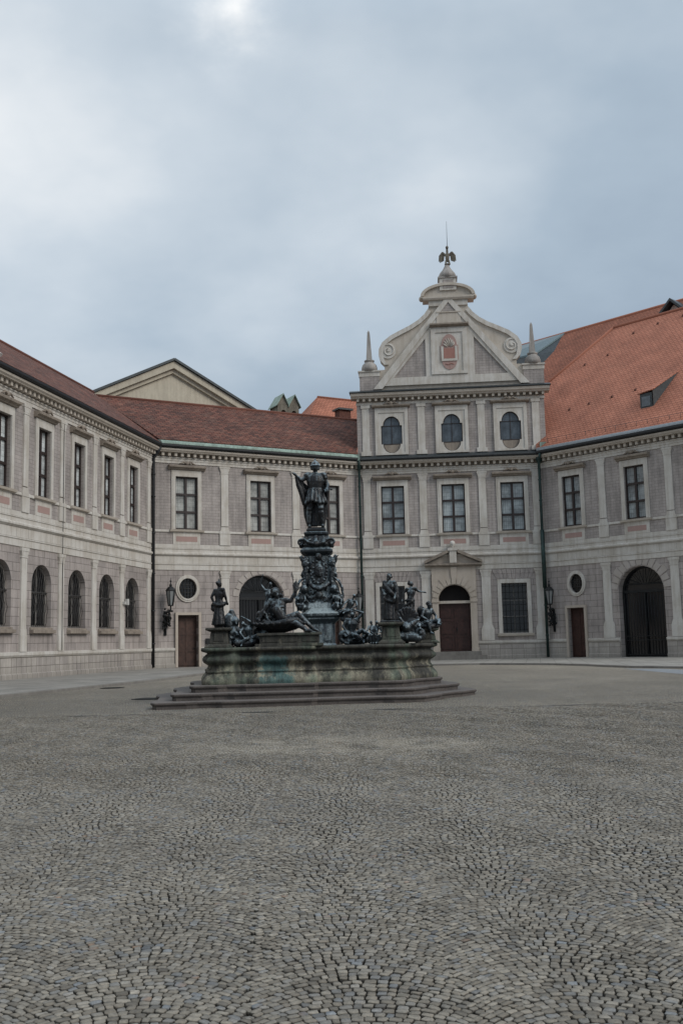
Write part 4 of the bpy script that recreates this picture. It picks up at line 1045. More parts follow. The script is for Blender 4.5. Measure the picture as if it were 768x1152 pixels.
# the whole pattern drifts and sags a little
wx = cx_ + .16*np.sin(cy_*.55+.4*cx_) + .02*np.sin(cy_*1.9+1.3*cx_+1); wy = cy_ + .12*np.sin(cx_*.7+1) + .02*np.sin(cx_*2.3+cy_*1.1)
keep = (np.abs(wx) < .365*wy+2.6) & (wy < 25.2) & (wy > 1.8)
C_ = C_[keep]; wx = wx[keep]; wy = wy[keep]; N_ = len(C_)
th = C_[:, 2] + rg.normal(0, .035, N_); hwid = C_[:, 3]/2*.845; hdep = C_[:, 4]/2*.855
gzv = .33*np.clip((wy-8)/42, 0, 1) + .010*np.sin(wx*1.7+wy*.6)*np.sin(wy*1.3) + .006*np.sin(wx*4.1+wy*3.3) - .006
hh = rg.normal(0, .0016, N_); tx = rg.normal(0, .035, N_); ty = rg.normal(0, .035, N_)
def stones(idx, ringn, near):
    n = len(idx)
    if ringn == 8: base = np.array([(1, .62), (.70, .97), (-.70, .97), (-1, .62), (-1, -.62), (-.70, -.97), (.70, -.97), (1, -.62)])
    else: base = np.array([(.95, .93), (-.95, .93), (-.95, -.93), (.95, -.93)])
    out = np.repeat(base[None], n, 0) + rg.normal(0, .05, (n, ringn, 2))
    if ringn == 8:
        # drag whole corners so outlines are irregular quadrilaterals
        cj = rg.normal(0, .07, (n, 4, 2)); out += cj[:, [0, 0, 1, 1, 2, 2, 3, 3]]
    lvl = ([(.88, .002), (1.0, -.0035), (1.0, -.040)] if near else [(.90, .002), (1.0, -.035)])
    rings = []
    c, s_ = np.cos(th[idx])[:, None], np.sin(th[idx])[:, None]
    for sc_, dz_ in lvl:
        lx = out[:, :, 0]*sc_*hwid[idx][:, None]; ly = out[:, :, 1]*sc_*hdep[idx][:, None]
        X = wx[idx][:, None] + c*lx - s_*ly; Yv = wy[idx][:, None] + s_*lx + c*ly
        Zv = (gzv[idx]+hh[idx])[:, None] + (tx[idx][:, None]*lx + ty[idx][:, None]*ly)*(dz_ > -.03) + dz_ + (rg.normal(0, .0012, (n, ringn)) if dz_ > -.03 else 0)
        rings.append(np.stack([X, Yv, Zv], -1))
    V = np.concatenate(rings, 1); m_ = len(lvl)
    tmpl = [list(range(ringn))]
    for l in range(m_-1):
        for q in range(ringn):
            r2 = (q+1) % ringn; tmpl.append([l*ringn+q, (l+1)*ringn+q, (l+1)*ringn+r2, l*ringn+r2])
    return V, tmpl
def stone_mesh(name, idx, ringn, near):
    V, tmpl = stones(idx, ringn, near); n, k, _ = V.shape
    me = bpy.data.meshes.new(name)
    flat = np.concatenate([np.array(t_) for t_ in tmpl]); sizes = np.array([len(t_) for t_ in tmpl])
    loops = (flat[None] + (np.arange(n)*k)[:, None]).ravel().astype(np.int32)
    tot = np.tile(sizes, n).astype(np.int32); start = np.concatenate([[0], np.cumsum(tot)[:-1]]).astype(np.int32)
    me.vertices.add(n*k); me.vertices.foreach_set('co', V.reshape(-1).astype(np.float32))
    me.loops.add(len(loops)); me.loops.foreach_set('vertex_index', loops)
    me.polygons.add(len(tot)); me.polygons.foreach_set('loop_start', start); me.polygons.foreach_set('loop_total', tot)
    me.polygons.foreach_set('use_smooth', np.full(len(tot), near))
    at = me.attributes.new('stone', 'FLOAT_COLOR', 'POINT')
    rc_ = np.repeat(np.concatenate([rg.random((n, 3)), np.ones((n, 1))], 1), k, 0); ring_a = np.tile(np.repeat(([1.0, .45, 0.0] if near else [1.0, 0.0]), ringn), n); rc_[:, 3] = ring_a; at.data.foreach_set('color', rc_.ravel().astype(np.float32))
    me.update(calc_edges=True); me.validate()
    return me
def mat_sett():
    m, nt, b = newmat('laid_setts'); g = G(nt); o = g.obj(); x0, y0, z0 = g.sep(o)
    at = g.n('ShaderNodeAttribute'); at.attribute_name = 'stone'; r0, r1, r2 = g.sep(at.outputs['Color'])
    fine = g.noise(o, 70, 4, .65); mid = g.noise(o, 18, 3, .6); big = g.noise(o, .5, 5, .6)
    clus = g.ramp(g.noise(o, 1.8, 3), [(.45, 0.0), (.68, 1.0)])
    q = g.m('ADD', g.m('MULTIPLY', r0, .82), g.m('MULTIPLY', clus, .20), clamp=True)
    t_ = g.ramp(q, [(0.0, (.185, .165, .135)), (.25, (.24, .22, .188)), (.62, (.29, .27, .235)), (.80, (.235, .232, .225)), (.92, (.20, .222, .25)), (.985, (.29, .205, .145))])
    v = g.ramp(r1, [(0.0, .56), (.2, .86), (.8, 1.10), (1.0, 1.30)])
    c = g.mix(1.0, t_, v, 'MULTIPLY'); c = g.mix(1.0, c, g.ramp(fine, [(.3, .72), (.7, 1.2)]), 'MULTIPLY'); c = g.mix(1.0, c, g.ramp(mid, [(.3, .82), (.7, 1.12)]), 'MULTIPLY')
    c = g.mix(1.0, c, g.ramp(big, [(.3, .80), (.7, 1.15)]), 'MULTIPLY')
    d1 = g.m('SUBTRACT', 1.0, g.m('SQRT', g.m('ADD', g.m('POWER', g.m('DIVIDE', g.m('SUBTRACT', x0, -.2), 3.4), 2.0), g.m('POWER', g.m('DIVIDE', g.m('SUBTRACT', y0, 17.2), 1.8), 2.0))), clamp=True)
    dust = g.m('MULTIPLY', g.m('MULTIPLY', d1, 2.2, clamp=True), g.ramp(g.noise(o, 1.6, 4, .6), [(.35, 0.0), (.6, 1.0)]))
    c = g.mix(g.m('MULTIPLY', dust, .8), c, (.37, .345, .30))
    c = g.mix(1.0, c, (SV*1.015, SV*.965, SV*.89), 'MULTIPLY')
    c = g.mix(g.ramp(at.outputs['Alpha'], [(.30, 1.0), (.75, 0.0)]), c, (.020, .018, .014))   # earth on the sett flanks, plus gap shade put into the colour
    g.l(c, b.inputs['Base Color']); g.l(g.ramp(fine, [(.3, .40), (.7, .72)]), b.inputs['Roughness']); b.inputs['Specular IOR Level'].default_value = .4
    g.bump(g.m('ADD', fine, g.m('MULTIPLY', mid, 1.5)), .6, .004, b); return m
SV = .80
msett = mat_sett()
nearm = wy < 13.0
for nm, idx, rn_, nr in (('cobblestones', np.where(nearm)[0], 8, True), ('cobblestones', np.where(~nearm)[0], 4, False)):
    me = stone_mesh(nm, idx, rn_, nr); me.materials.append(msett)
    o = bpy.data.objects.new(nm, me); COL.objects.link(o); tag(o, kind='structure')
# pavement along the facades with a real kerb
kl = [(-16.5, 6.0), (-14.3, 18.0), (-11.46, 33.52), (-8.41, 42.75), (-6.89, 50.06), (-5.2, 53.5), (-1.0, 56.3), (3.5, 57.6), (7.66, 57.0), (10.76, 53.69), (12.0, 50.3), (12.46, 48.38), (13.2, 46.6), (14.94, 44.59), (17.5, 41.0), (24, 34)]
outer = [(-24, 6.0), (-20.5, 18.0), (-15.6, 36), (-14.5, 46), (-12.6, 56), (-11.2, 61.3), (-4.6, 65.1), (-1.0, 67.0), (1.2, 68.3), (7.4, 67.8), (11.0, 67.5), (13.5, 67.2), (15.5, 65.2), (18.5, 62.0), (23, 57.4), (31, 49)]
# extend outer edge under the walls
vs = []; n = len(kl)
for i in range(n):
    k = Vector(kl[i]); q = Vector(outer[i]); d = (q-k).normalized()
    zk = gz(k.y)+.10
    vs += [(k.x, k.y, gz(k.y)-.05), (k.x, k.y, zk-.012), (k.x+d.x*.012, k.y+d.y*.012, zk), (k.x+d.x*.28, k.y+d.y*.28, zk), (q.x, q.y, .45), (q.x+d.x*1.5, q.y+d.y*1.5, .45)]
kf = []; sf = []
for i in range(n-1):
    a0, b0 = i*6, (i+1)*6
    for k in range(3): kf.append((a0+k, a0+k+1, b0+k+1, b0+k))
    for k in range(3, 5): sf.append((a0+k, a0+k+1, b0+k+1, b0+k))
tag(MB().add(vs, kf).build('kerb', M['kerb']), kind='structure')
tag(MB().add(vs, sf).build('pavement', M['pave']), kind='structure')
# manhole covers
def manhole(x, y, r, lab):
    m = MB(); z = gz(y)+.004
    m.lathe([(r+.08, 0), (r+.08, .012), (r+.01, .014), (r, .006), (r, .014)], (x, y, z), 28)
    for k in range(-3, 4):
        w_ = math.sqrt(max(0, r*r-(k*r*.27)**2))*.9; m.box(x-w_, x+w_, y+k*r*.27-.025, y+k*r*.27+.025, z+.0145, z+.020)
    o = m.build('manhole_cover', M['manhole']); tag(o, lab, 'manhole cover')
manhole(-6.1, 31.2, .42, 'dark iron manhole cover in the cobbles left of the fountain steps')
manhole(-8.9, 38.6, .38, 'small dark iron cover in the cobbles nearer the left kerb')
# blue-grey slab path at the right edge
pth = [(x, y, gz(y)+.006) for x, y in [(12.6, 45.9), (13.2, 39.0), (16.5, 34.0), (18.5, 36.0), (15.2, 41.0), (14.0, 45.0)]]
tag(MB().add(pth, [tuple(range(len(pth)))]).build('slab_path', mat_plain('blue_slabs', (.215, .225, .235), .7)), kind='structure')

# ================================================================== WALL LAMPS
def wall_lamp(loc, rz, label):
    r_ = empty('wall_lantern', loc, rz, label=label, cat='lantern', group='wrought iron lanterns on the facades')
    # local: wall at y=0, lamp hangs out to -y; z relative to lantern base
    m = MB(); m.lathe([(.11, 0), (.19, .02), (.19, .06), (.09, .10)], (0, -.62, -.12), 6, smooth=False)
    m.lathe([(.30, 0), (.34, .03), (.31, .07), (.18, .22), (.08, .28), (.08, .34), (.12, .36), (.05, .42), (.03, .54), (.07, .60), (.02, .68), (.01, .82)], (0, -.62, .82), 6, smooth=False)
    for k in range(6):
        a_ = 2*PI*k/6; m.tube([(.16*math.cos(a_), -.62+.16*math.sin(a_), -.06), (.29*math.cos(a_), -.62+.29*math.sin(a_), .84)], .026, 5)
    m.build('lantern_frame', M['iron'], r_)
    MB().lathe([(.145, 0), (.265, .86)], (0, -.62, -.04), 6, smooth=False).build('lantern_glass', M['lampglass'], r_)
    m = MB(); m.tube([(0, -.62, -.1), (0, -.62, -.3), (-.05, -.58, -.45), (-.1, -.45, -.75), (-.15, -.25, -1.15), (-.15, -.08, -1.35), (-.16, -.05, -1.9)], [.05, .05, .05, .055, .055, .05, .03], 8)
    for cz, cy, rr in ((-.5, -.38, .20), (-.78, -.62, .17), (-.85, -.2, .18), (-1.2, -.35, .15)):
        m.tube([(-.08+.1*math.sin(k), cy+rr*(1-k/22)*math.cos(k*.5), cz+rr*(1-k/22)*math.sin(k*.5)) for k in range(18)], .035, 6)
    rnd = random.Random(3)
    for k in range(38):
        t_ = rnd.random(); m.ell((rnd.uniform(-.32, .16)-.08*t_, -.5+.42*t_+rnd.uniform(-.16, .16), -.35-1.2*t_+rnd.uniform(-.1, .1)), (rnd.uniform(.04, .10), .04, rnd.uniform(.04, .1)), nu=7, nv=5)
    m.box(-.24, -.06, -.03, -.0, -1.9, -.4)
    m.build('bracket', M['iron'], r_)
    return r_
q = rel1(.93, -.02); wall_lamp((q[0], q[1], 4.33), ang1, 'black lantern on scrolled bracket beside the left brown door')
q = rel1(14.15, -.02); wall_lamp((q[0], q[1], 3.95), ang1, 'black lantern in the corner left of the gabled facade, behind the sea creatures')
q = rel3(.72, -.02); wall_lamp((q[0], q[1], 4.05), ang3, 'green black lantern beside the downpipe right of the gabled facade')


# ================================================================== FOUNTAIN
FC = Vector((-.80, 31.0)); FZ = gz(26.0)
plan = [(-3.72, 28.1), (1.38, 28.62), (2.50, 30.3), (2.25, 33.8), (-3.7, 33.7), (-4.12, 30.9)]
plan = [Vector(p) - FC for p in plan]
def outline(off, bump=0.0, step=.11):
    """closed outline around the basin plan, pushed out by off; bump swells the corner bastions"""
    n = len(plan); out = []
    # mitred offset polygon
    V_ = []
    for i in range(n):
        a_, b_, c_ = plan[i-1], plan[i], plan[(i+1) % n]
        d1 = (b_-a_).normalized(); d2 = (c_-b_).normalized()
        n1 = Vector((d1.y, -d1.x)); n2 = Vector((d2.y, -d2.x)); bis = (n1+n2).normalized()
        V_.append(b_ + bis*(off/max(.4, bis.dot(n1))))
    segs = []
    for i in range(n):
        a0_, b0_ = plan[i], plan[(i+1) % n]; a_, b_ = V_[i], V_[(i+1) % n]
        L_ = (b0_-a0_).length; k = max(4, int(L_/step)); d = (b_-a_).normalized(); nn = Vector((d.y, -d.x))
        for q in range(k):
            t_ = q/k; p = a_.lerp(b_, t_)
            e = min(t_, 1-t_)*L_
            w_ = 1-min(1, max(0, (e-.62)/.10))
            if i == 0: w_ = max(w_, 1-min(1, max(0, (abs(t_*L_-2.05)-.85)/.10)))*1.0
            p = p + nn*(bump*w_)
            segs.append(p)
    return segs
def loft(prof, bumpf, close_bottom=False):
    m = MB(); rings = [outline(o-.06, bumpf) for o, z in prof]; n = len(rings[0])
    vs = [(p.x, p.y, prof[i][1]) for i, r_ in enumerate(rings) for p in r_]
    fs = [(i*n+k, i*n+(k+1) % n, (i+1)*n+(k+1) % n, (i+1)*n+k) for i in range(len(prof)-1) for k in range(n)]
    m.add(vs, fs); return m
fo = empty('fountain', (FC.x, FC.y, 0), 0, label='wide stained stone fountain basin on three dark steps in the courtyard', cat='fountain')
ZB = .70
for k in range(3):
    z0 = FZ-.02 + .19*k; z1 = FZ + .185*(k+1); of = 1.55-.5*k
    m = loft([(of-.05, z0 if k == 0 else z0-.0), (of-.05, z1-.09), (of-.02, z1-.08), (of+.0, z1-.05), (of+.0, z1-.015), (of-.02, z1), (of-.75, z1)], .12)
    m.v = [(x*(.945 if x > 0 else 1.0), y, z) for x, y, z in m.v]
    m.build('step', M['steps'], fo)
pr = [(.16,.69),(.18,.76),(.17,.82),(.12,.90),(.06,.97),(.03,1.01),(.07,1.03),(.07,1.06),(.02,1.08),(-.02,1.14),(-.02,1.22),(.05,1.26),(.12,1.31),(.15,1.37),(.12,1.43),(.05,1.49),(.0,1.53),(.03,1.57),(.10,1.59),(.16,1.61),(.19,1.63),(.19,1.69),(.16,1.71),(-.32,1.712),(-.34,1.45)]
m = loft(pr, .16); bs = m.build('basin', M['basin'], fo)
bs.data.polygons.foreach_set('use_smooth', [True]*len(bs.data.polygons))
w_ = outline(-.30); MB().add([(p.x, p.y, 1.52) for p in w_], [tuple(range(len(w_)))]).build('water', M['water'], fo)
def pedestal(x, y, z0, z1, hw, name='pedestal'):
    """stone pedestal: moulded foot, tapering die, projecting cap; world x, y"""
    m = MB(); h = z1-z0; x -= FC.x; y -= FC.y
    m.frust(x, y, z0, z0+.10*h, hw*1.28, hw*1.28, hw*1.30, hw*1.30); m.frust(x, y, z0+.10*h, z0+.22*h, hw*1.22, hw*1.22, hw*.95, hw*.95)
    m.frust(x, y, z0+.22*h, z0+.80*h, hw*.92, hw*.92, hw*.76, hw*.76)
    m.frust(x, y, z0+.80*h, z0+.88*h, hw*.80, hw*.80, hw*1.12, hw*1.12); m.frust(x, y, z0+.88*h, z1, hw*1.2, hw*1.2, hw*1.22, hw*1.22)
    m.frust(x, y-hw*.84, z0+.32*h, z0+.72*h, hw*.5, .03, hw*.42, .03)
    o = m.build(name, M['basin'], fo); b_ = o.modifiers.new('b', 'BEVEL'); b_.width = .018; b_.segments = 2; return o
pedestal(-3.54, 28.55, 1.705, 2.27, .30)
pedestal(1.34, 28.95, 1.705, 2.33, .30)
pedestal(2.50, 30.35, 1.705, 2.14, .27)
m = MB(); m.box(-2.38+.8, -.72+.8, 28.2-31, 28.95-31, 1.71, 2.02); m.box(-2.45+.8, -.64+.8, 28.12-31, 29.02-31, 2.022, 2.09); m.box(-2.50+.8, -.60+.8, 28.1-31, 29.05-31, 1.711, 1.79)
for k in range(3): m.box(-1.50+.56*k, -1.06+.56*k, 28.185-31, 28.199-31, 1.83, 1.99)
o = m.build('plinth', M['basin'], fo); b_ = o.modifiers.new('b', 'BEVEL'); b_.width = .02; b_.segments = 2

# ---- bronze figures ------------------------------------------------
def hand(m, p, d, s, curl=.5, side=1):
    """palm, four unequal bent fingers and a thumb leaving the side of the palm"""
    p = Vector(p); d = Vector(d).normalized(); up = Vector((0,0,1)) if abs(d.z) < .8 else Vector((1,0,0))
    l_ = d.cross(up).normalized(); n_ = l_.cross(d)
    m.caps(p, p+d*.045*s, .021*s, .024*s, 8)
    c = p+d*.05*s
    for k, ln in enumerate((.040, .048, .045, .034)):
        b0 = c + l_*(k-1.5)*.017*s; b1 = b0 + d*ln*.5*s - n_*.004*s; b2 = b1 + (d*(1-curl) - n_*curl)*ln*.6*s
        m.caps(b0, b1, .0085*s, .008*s, 6); m.caps(b1, b2, .008*s, .0065*s, 6)
    t0 = p + d*.012*s + l_*side*.020*s; t1 = t0 + (d*.6+l_*side*.8)*.024*s; m.caps(t0, t1, .010*s, .009*s, 6); m.caps(t1, t1+(d-n_*.3)*.022*s, .009*s, .007*s, 6)
def figure(m, J, s, fat=1.0, female=False, face=(0,-1,0), beard=False):
    """J: joints in metres (local); s: standing height. One continuous body once remeshed."""
    V_ = {k: Vector(v) for k, v in J.items()}
    hip, ch, nk, hd = V_['hip'], V_['chest'], V_['neck'], V_['head']
    ws = hip.lerp(ch, .5)
    f = fat*s
    sh = (V_['ls']-V_['rs']); sh.normalize()
    hx = V_.get('hipdir', sh); hx = Vector(hx).normalized()
    fw = hx.cross(Vector((ch-hip)).normalized()).normalized()
    for k in (-1, 1): m.caps(hip+hx*k*.032*s, ws+hx*k*.022*s, .066*f, .058*f)
    for k in (-1, 1): m.caps(ws+sh*k*.026*s, ch+sh*k*.040*s, .060*f, .074*f)
    m.caps(ch+(nk-ch)*.35, nk, .065*f, .034*f)
    if female:
        for k in (-1, 1): m.ell(ch+sh*k*.045*s-fw*.06*s*0+Vector(face)*.055*s-Vector((0,0,.01*s)), (.034*s,)*3)
    else:
        for k in (-1, 1): m.ell(ch+sh*k*.042*s+Vector(face)*.035*s+Vector((0,0,.012*s)), (.045*s, .035*s, .032*s))
    m.caps(nk, hd-(hd-nk)*.25, .033*f, .030*f)
    fc = Vector(face).normalized(); upv = (hd-nk).normalized()
    m.ell(hd, (.050*s, .060*s, .068*s)); m.ell(hd+fc*.022*s-upv*.028*s, (.034*s, .034*s, .036*s))
    m.caps(hd+fc*.055*s+upv*.012*s, hd+fc*.066*s-upv*.012*s, .006*s, .010*s, 6)
    rt = fc.cross(upv).normalized()
    for k in (-1, 1):
        m.ell(hd+rt*k*.052*s-upv*.004*s, (.010*s, .014*s, .018*s)); m.caps(hd+fc*.054*s+rt*k*.012*s+upv*.016*s, hd+fc*.046*s+rt*k*.034*s+upv*.016*s, .007*s, .006*s, 6)
    m.caps(hd+fc*.056*s-upv*.030*s-rt*.012*s, hd+fc*.056*s-upv*.030*s+rt*.012*s, .006*s, .006*s, 6)
    if beard: m.caps(hd+fc*.035*s-upv*.045*s, hd+fc*.04*s-upv*.10*s, .036*s, .016*s)
    for a_ in 'lr':
        S_, E_, H_ = V_[a_+'s'], V_[a_+'e'], V_[a_+'h']
        m.ell(S_, (.044*f,)*3); m.caps(ch.lerp(nk, .6), S_, .045*f, .040*f); m.caps(S_, S_.lerp(E_, .45), .038*f, .035*f); m.caps(S_.lerp(E_, .45), E_, .035*f, .026*f)
        m.caps(E_, E_.lerp(H_, .35), .027*f, .028*f); m.caps(E_.lerp(H_, .35), H_, .028*f, .016*f)
        hand(m, H_, (H_-E_), s, .5, 1 if a_ == 'l' else -1)
        K_, F_ = V_[a_+'k'], V_[a_+'f']; h_ = hip + hx*(.048*s if a_ == 'l' else -.048*s)
        m.caps(h_, h_.lerp(K_, .5), .066*f, .056*f); m.caps(h_.lerp(K_, .5), K_, .056*f, .040*f); m.caps(K_, K_.lerp(F_, .3), .039*f, .042*f); m.caps(K_.lerp(F_, .3), F_, .042*f, .024*f)
        T_ = V_.get(a_+'t', F_+fc*.10*s); m.caps(F_-(T_-F_)*.25-Vector((0,0,.012*s)), F_.lerp(T_, .5)-Vector((0,0,.012*s)), .025*s, .026*s); m.caps(F_.lerp(T_, .5)-Vector((0,0,.012*s)), T_-Vector((0,0,.016*s)), .026*s, .016*s)
    return V_
def stand(s, lean=0.0, ra=None, la=None, turn=0.0):
    """contrapposto standing joints, facing -y"""
    J = dict(hip=(.01,0,.52), chest=(0,-.01,.72), neck=(0,0,.84), head=(0,-.01,.925), ls=(.105,0,.80), rs=(-.105,0,.81),
             le=(.15,.02,.65), lh=(.10,-.07,.58), re=(-.15,.0,.65), rh=(-.16,-.05,.50), lk=(.065,-.035,.285), lf=(.075,.02,.04), rk=(-.055,-.01,.285), rf=(-.06,.01,.04))
    if la: J['le'], J['lh'] = la
    if ra: J['re'], J['rh'] = ra
    c, n_ = math.cos(turn), math.sin(turn)
    return {k: (c*v[0]*s - n_*v[1]*s + lean*v[2]*s, n_*v[0]*s + c*v[1]*s, v[2]*s) for k, v in J.items()}
def folds(m, top, bot, r0, r1, n=9, s=1.0, seed=1, sway=.0, closed=True, fr=1.0):
    """hanging drapery: a bundle of tapering fold ridges round an axis"""
    rn = random.Random(seed); top = Vector(top); bot = Vector(bot)
    m.caps(top, bot, r0*.92, r1*.85, 14)
    for k in range(n):
        a_ = 2*PI*k/n + rn.uniform(-.15, .15); d = Vector((math.cos(a_), math.sin(a_), 0)); e = a_ + rn.uniform(-.35, .35)
        d2 = Vector((math.cos(e), math.sin(e), 0)); mid = top.lerp(bot, .5) + d*(r0+r1)*.47
        m.tube([top+d*r0*.8, mid, bot+d2*r1*rn.uniform(.85, 1.1)], [.026*s*fr, .034*s*fr, (.040+rn.random()*.02)*s*fr], 7)
def finish(m, name, mat, parent, vox=.016, noise=.012, ns=.06, smooth=2):
    o = m.build(name, mat, parent); return remesh(o, vox, smooth, noise, ns)
def scroll(m, c, r, turns=1.6, rad=.05, flip=1, plane='xz', start=0.0, n=22):
    pts = []
    for k in range(n):
        t_ = k/(n-1); a_ = start + flip*turns*2*PI*t_; rr = r*(1-.82*t_)
        p = (rr*math.cos(a_), 0, rr*math.sin(a_)) if plane == 'xz' else (0, rr*math.cos(a_), rr*math.sin(a_))
        pts.append((c[0]+p[0], c[1]+p[1], c[2]+p[2]))
    m.tube(pts, [rad*(1-.5*k/(n-1)) for k in range(n)], 8)
def blobs(m, box, n, r, seed, stretch=1.6):
    rn = random.Random(seed)
    for _ in range(n):
        c = [rn.uniform(box[i*2], box[i*2+1]) for i in range(3)]
        q = r*rn.uniform(.6, 1.3); rot = Matrix.Rotation(rn.uniform(0, PI), 3, 'Y') @ Matrix.Rotation(rn.uniform(0, PI), 3, 'Z')
        m.ell(c, (q*stretch, q*.7, q*.8), rot, 8, 6)

# ---- central pedestal
cp = empty('column_pedestal', (-.80, 31.0, 1.56), 0, label='richly ornamented dark bronze pedestal column rising from the centre of the fountain', cat='pedestal')
Z = lambda z: z-1.56
def sq(m, prof, n8=.24, cx=0.0):
    """chamfered square lathe: (halfwidth, z)"""
    vs = []; k = 8
    for r_, z in prof:
        c = r_*(1-n8)
        vs += [(cx+c,-r_,z),(cx+r_,-c,z),(cx+r_,c,z),(cx+c,r_,z),(cx-c,r_,z),(cx-r_,c,z),(cx-r_,-c,z),(cx-c,-r_,z)]
    fs = [(i*8+q, i*8+(q+1) % 8, (i+1)*8+(q+1) % 8, (i+1)*8+q) for i in range(len(prof)-1) for q in range(8)]
    fs += [tuple(range(8)), tuple((len(prof)-1)*8+q for q in range(8))]
    return m.add(vs, fs)
CX = .12
m = sq(MB(), [(.44, 0), (.44, Z(1.72)), (.40, Z(1.76)), (.40, Z(2.36)), (.45, Z(2.42)), (.55, Z(2.50)), (.55, Z(2.55)), (.62, Z(2.60)), (.64, Z(2.68)), (.50, Z(2.78)), (.44, Z(2.84))], .3, CX)
o = m.build('base_block', M['bronze_slab'], cp); b_ = o.modifiers.new('b', 'BEVEL'); b_.width = .012
m = MB()
for x in (-.22, .18): m.box(CX+x-.12, CX+x+.12, -.425, -.401, Z(1.85), Z(2.28))
m.build('base_panel', M['bronze_slab'], cp)
m = sq(MB(), [(.44, Z(2.84)), (.42, Z(2.95)), (.36, Z(3.2)), (.33, Z(3.6)), (.33, Z(4.3)), (.36, Z(4.45))], .2, .06)
m.build('shaft', M['bronze_slab'], cp)
# ornament clings to the shaft: corner terms, cartouche, masks, garlands, volutes
m = MB()
for sx in (-1, 1):
    x = .06+sx*.40
    for yy in (-.36, .36):
        scroll(m, (x+sx*.10, yy, Z(3.02)), .26, 1.7, .075, -sx, start=0 if sx < 0 else PI)
        m.tube([(x+sx*.18, yy, Z(3.2)), (x+sx*.10, yy, Z(3.45)), (x-sx*.02, yy, Z(3.7)), (x, yy, Z(4.0)), (x+sx*.04, yy, Z(4.35))], [.10, .09, .07, .08, .09], 8)
        m.ell((x+sx*.02, yy-.02, Z(4.20)), (.10, .10, .13)); m.ell((x+sx*.05, yy-.05, Z(3.42)), (.12, .12, .13))
        m.caps((x+sx*.05, yy, Z(3.32)), (x+sx*.17, yy-.04, Z(3.12)), .07, .05)
        m.caps((x+sx*.02, yy, Z(4.05)), (x+sx*.13, yy, Z(3.85)), .05, .04); m.ell((x+sx*.12, yy, Z(4.38)), (.06, .06, .10))
    blobs(m, (x-.10, x+.10, -.40, .40, Z(3.3), Z(4.45)), 46, .055, 5+sx)
    blobs(m, (x-.04+sx*.06, x+.08+sx*.08, -.40, .40, Z(2.86), Z(3.5)), 30, .065, 9+sx)
for sx in (-1, 1):
    for k in range(9):
        zz = Z(3.15)+.15*k; xx = .06+sx*(.50-.018*k); scroll(m, (xx, -.40, zz), .075, 1.1, .026, sx if k % 2 else -sx, start=k)
    m.caps((.06+sx*.44, -.36, Z(4.30)), (.06+sx*.62, -.40, Z(4.46)), .035, .012); m.caps((.06+sx*.50, -.36, Z(3.75)), (.06+sx*.60, -.38, Z(3.62)), .03, .012)
    m.tube([(.06+sx*.46, -.3, Z(3.75)), (.06+sx*.60, -.32, Z(3.68)), (.06+sx*.70, -.34, Z(3.45)), (.06+sx*.74, -.34, Z(3.15))], [.03, .045, .05, .03], 8)
o = finish(m, 'corner_ornament', M['bronze_l'], cp, .016, .035, .05, 1)
m = MB()
m.plate([oval(.06, Z(3.98), .23, .36)], -.42, -.33); 
for k in range(22):
    a_ = 2*PI*k/22; m.ell((.06+.25*math.cos(a_), -.40, Z(3.98)+.38*math.sin(a_)), (.045, .04, .045), nu=8, nv=6)
m.ell((.06, -.42, Z(4.42)), (.11, .09, .12)); m.ell((.06, -.45, Z(3.98)), (.13, .05, .2))
m.tube([(-.26, -.38, Z(3.62)), (-.1, -.46, Z(3.48)), (.06, -.48, Z(3.43)), (.22, -.46, Z(3.48)), (.38, -.38, Z(3.62))], [.05, .075, .085, .075, .05], 8)
m.ell((.06, -.44, Z(3.24)), (.12, .09, .13)); scroll(m, (-.1, -.44, Z(3.1)), .1, 1.4, .03); scroll(m, (.22, -.44, Z(3.1)), .1, 1.4, .03, -1, start=PI)
blobs(m, (-.22, .34, -.42, -.36, Z(3.1), Z(4.5)), 26, .04, 31)
finish(m, 'cartouche', M['bronze'], cp, .014, .025, .04, 1)
m = sq(MB(), [(.36, Z(4.45)), (.42, Z(4.50)), (.46, Z(4.53)), (.50, Z(4.58)), (.50, Z(4.64)), (.44, Z(4.68)), (.40, Z(4.72))], .22, .0)
m.build('capital_ledge', M['bronze_l'], cp)
m = sq(MB(), [(.38, Z(4.72)), (.42, Z(4.86)), (.36, Z(5.02)), (.33, Z(5.08))], .3, .0)
m.build('capital_core', M['bronze_d'], cp)
m = MB()
for k in range(10):
    a_ = 2*PI*k/10 + .3; x, y = .46*math.cos(a_), .46*math.sin(a_)
    m.ell((x, y, Z(4.84)), (.10, .10, .10)); m.caps((x, y, Z(4.84)), (x*.8, y*.8, Z(5.05)), .06, .05); m.ell((x*1.12, y*1.12, Z(4.80)), (.055, .055, .07))
for sx in (-1, 1): scroll(m, (sx*.47, -.34, Z(4.87)), .12, 1.4, .04, -sx, start=0 if sx < 0 else PI)
m.tube([(-.4, -.42, Z(4.98)), (-.2, -.48, Z(4.84)), (0, -.5, Z(4.80)), (.2, -.48, Z(4.84)), (.4, -.42, Z(4.98))], .045, 8)
blobs(m, (-.44, .44, -.46, .46, Z(4.76), Z(4.98)), 40, .045, 77)
finish(m, 'capital_ornament', M['bronze'], cp, .014, .025, .04, 1)
m = sq(MB(), [(.30, Z(5.06)), (.34, Z(5.10)), (.38, Z(5.14)), (.38, Z(5.19)), (.30, Z(5.22))], .2, .0)
m.build('top_slab', M['bronze_l'], cp)
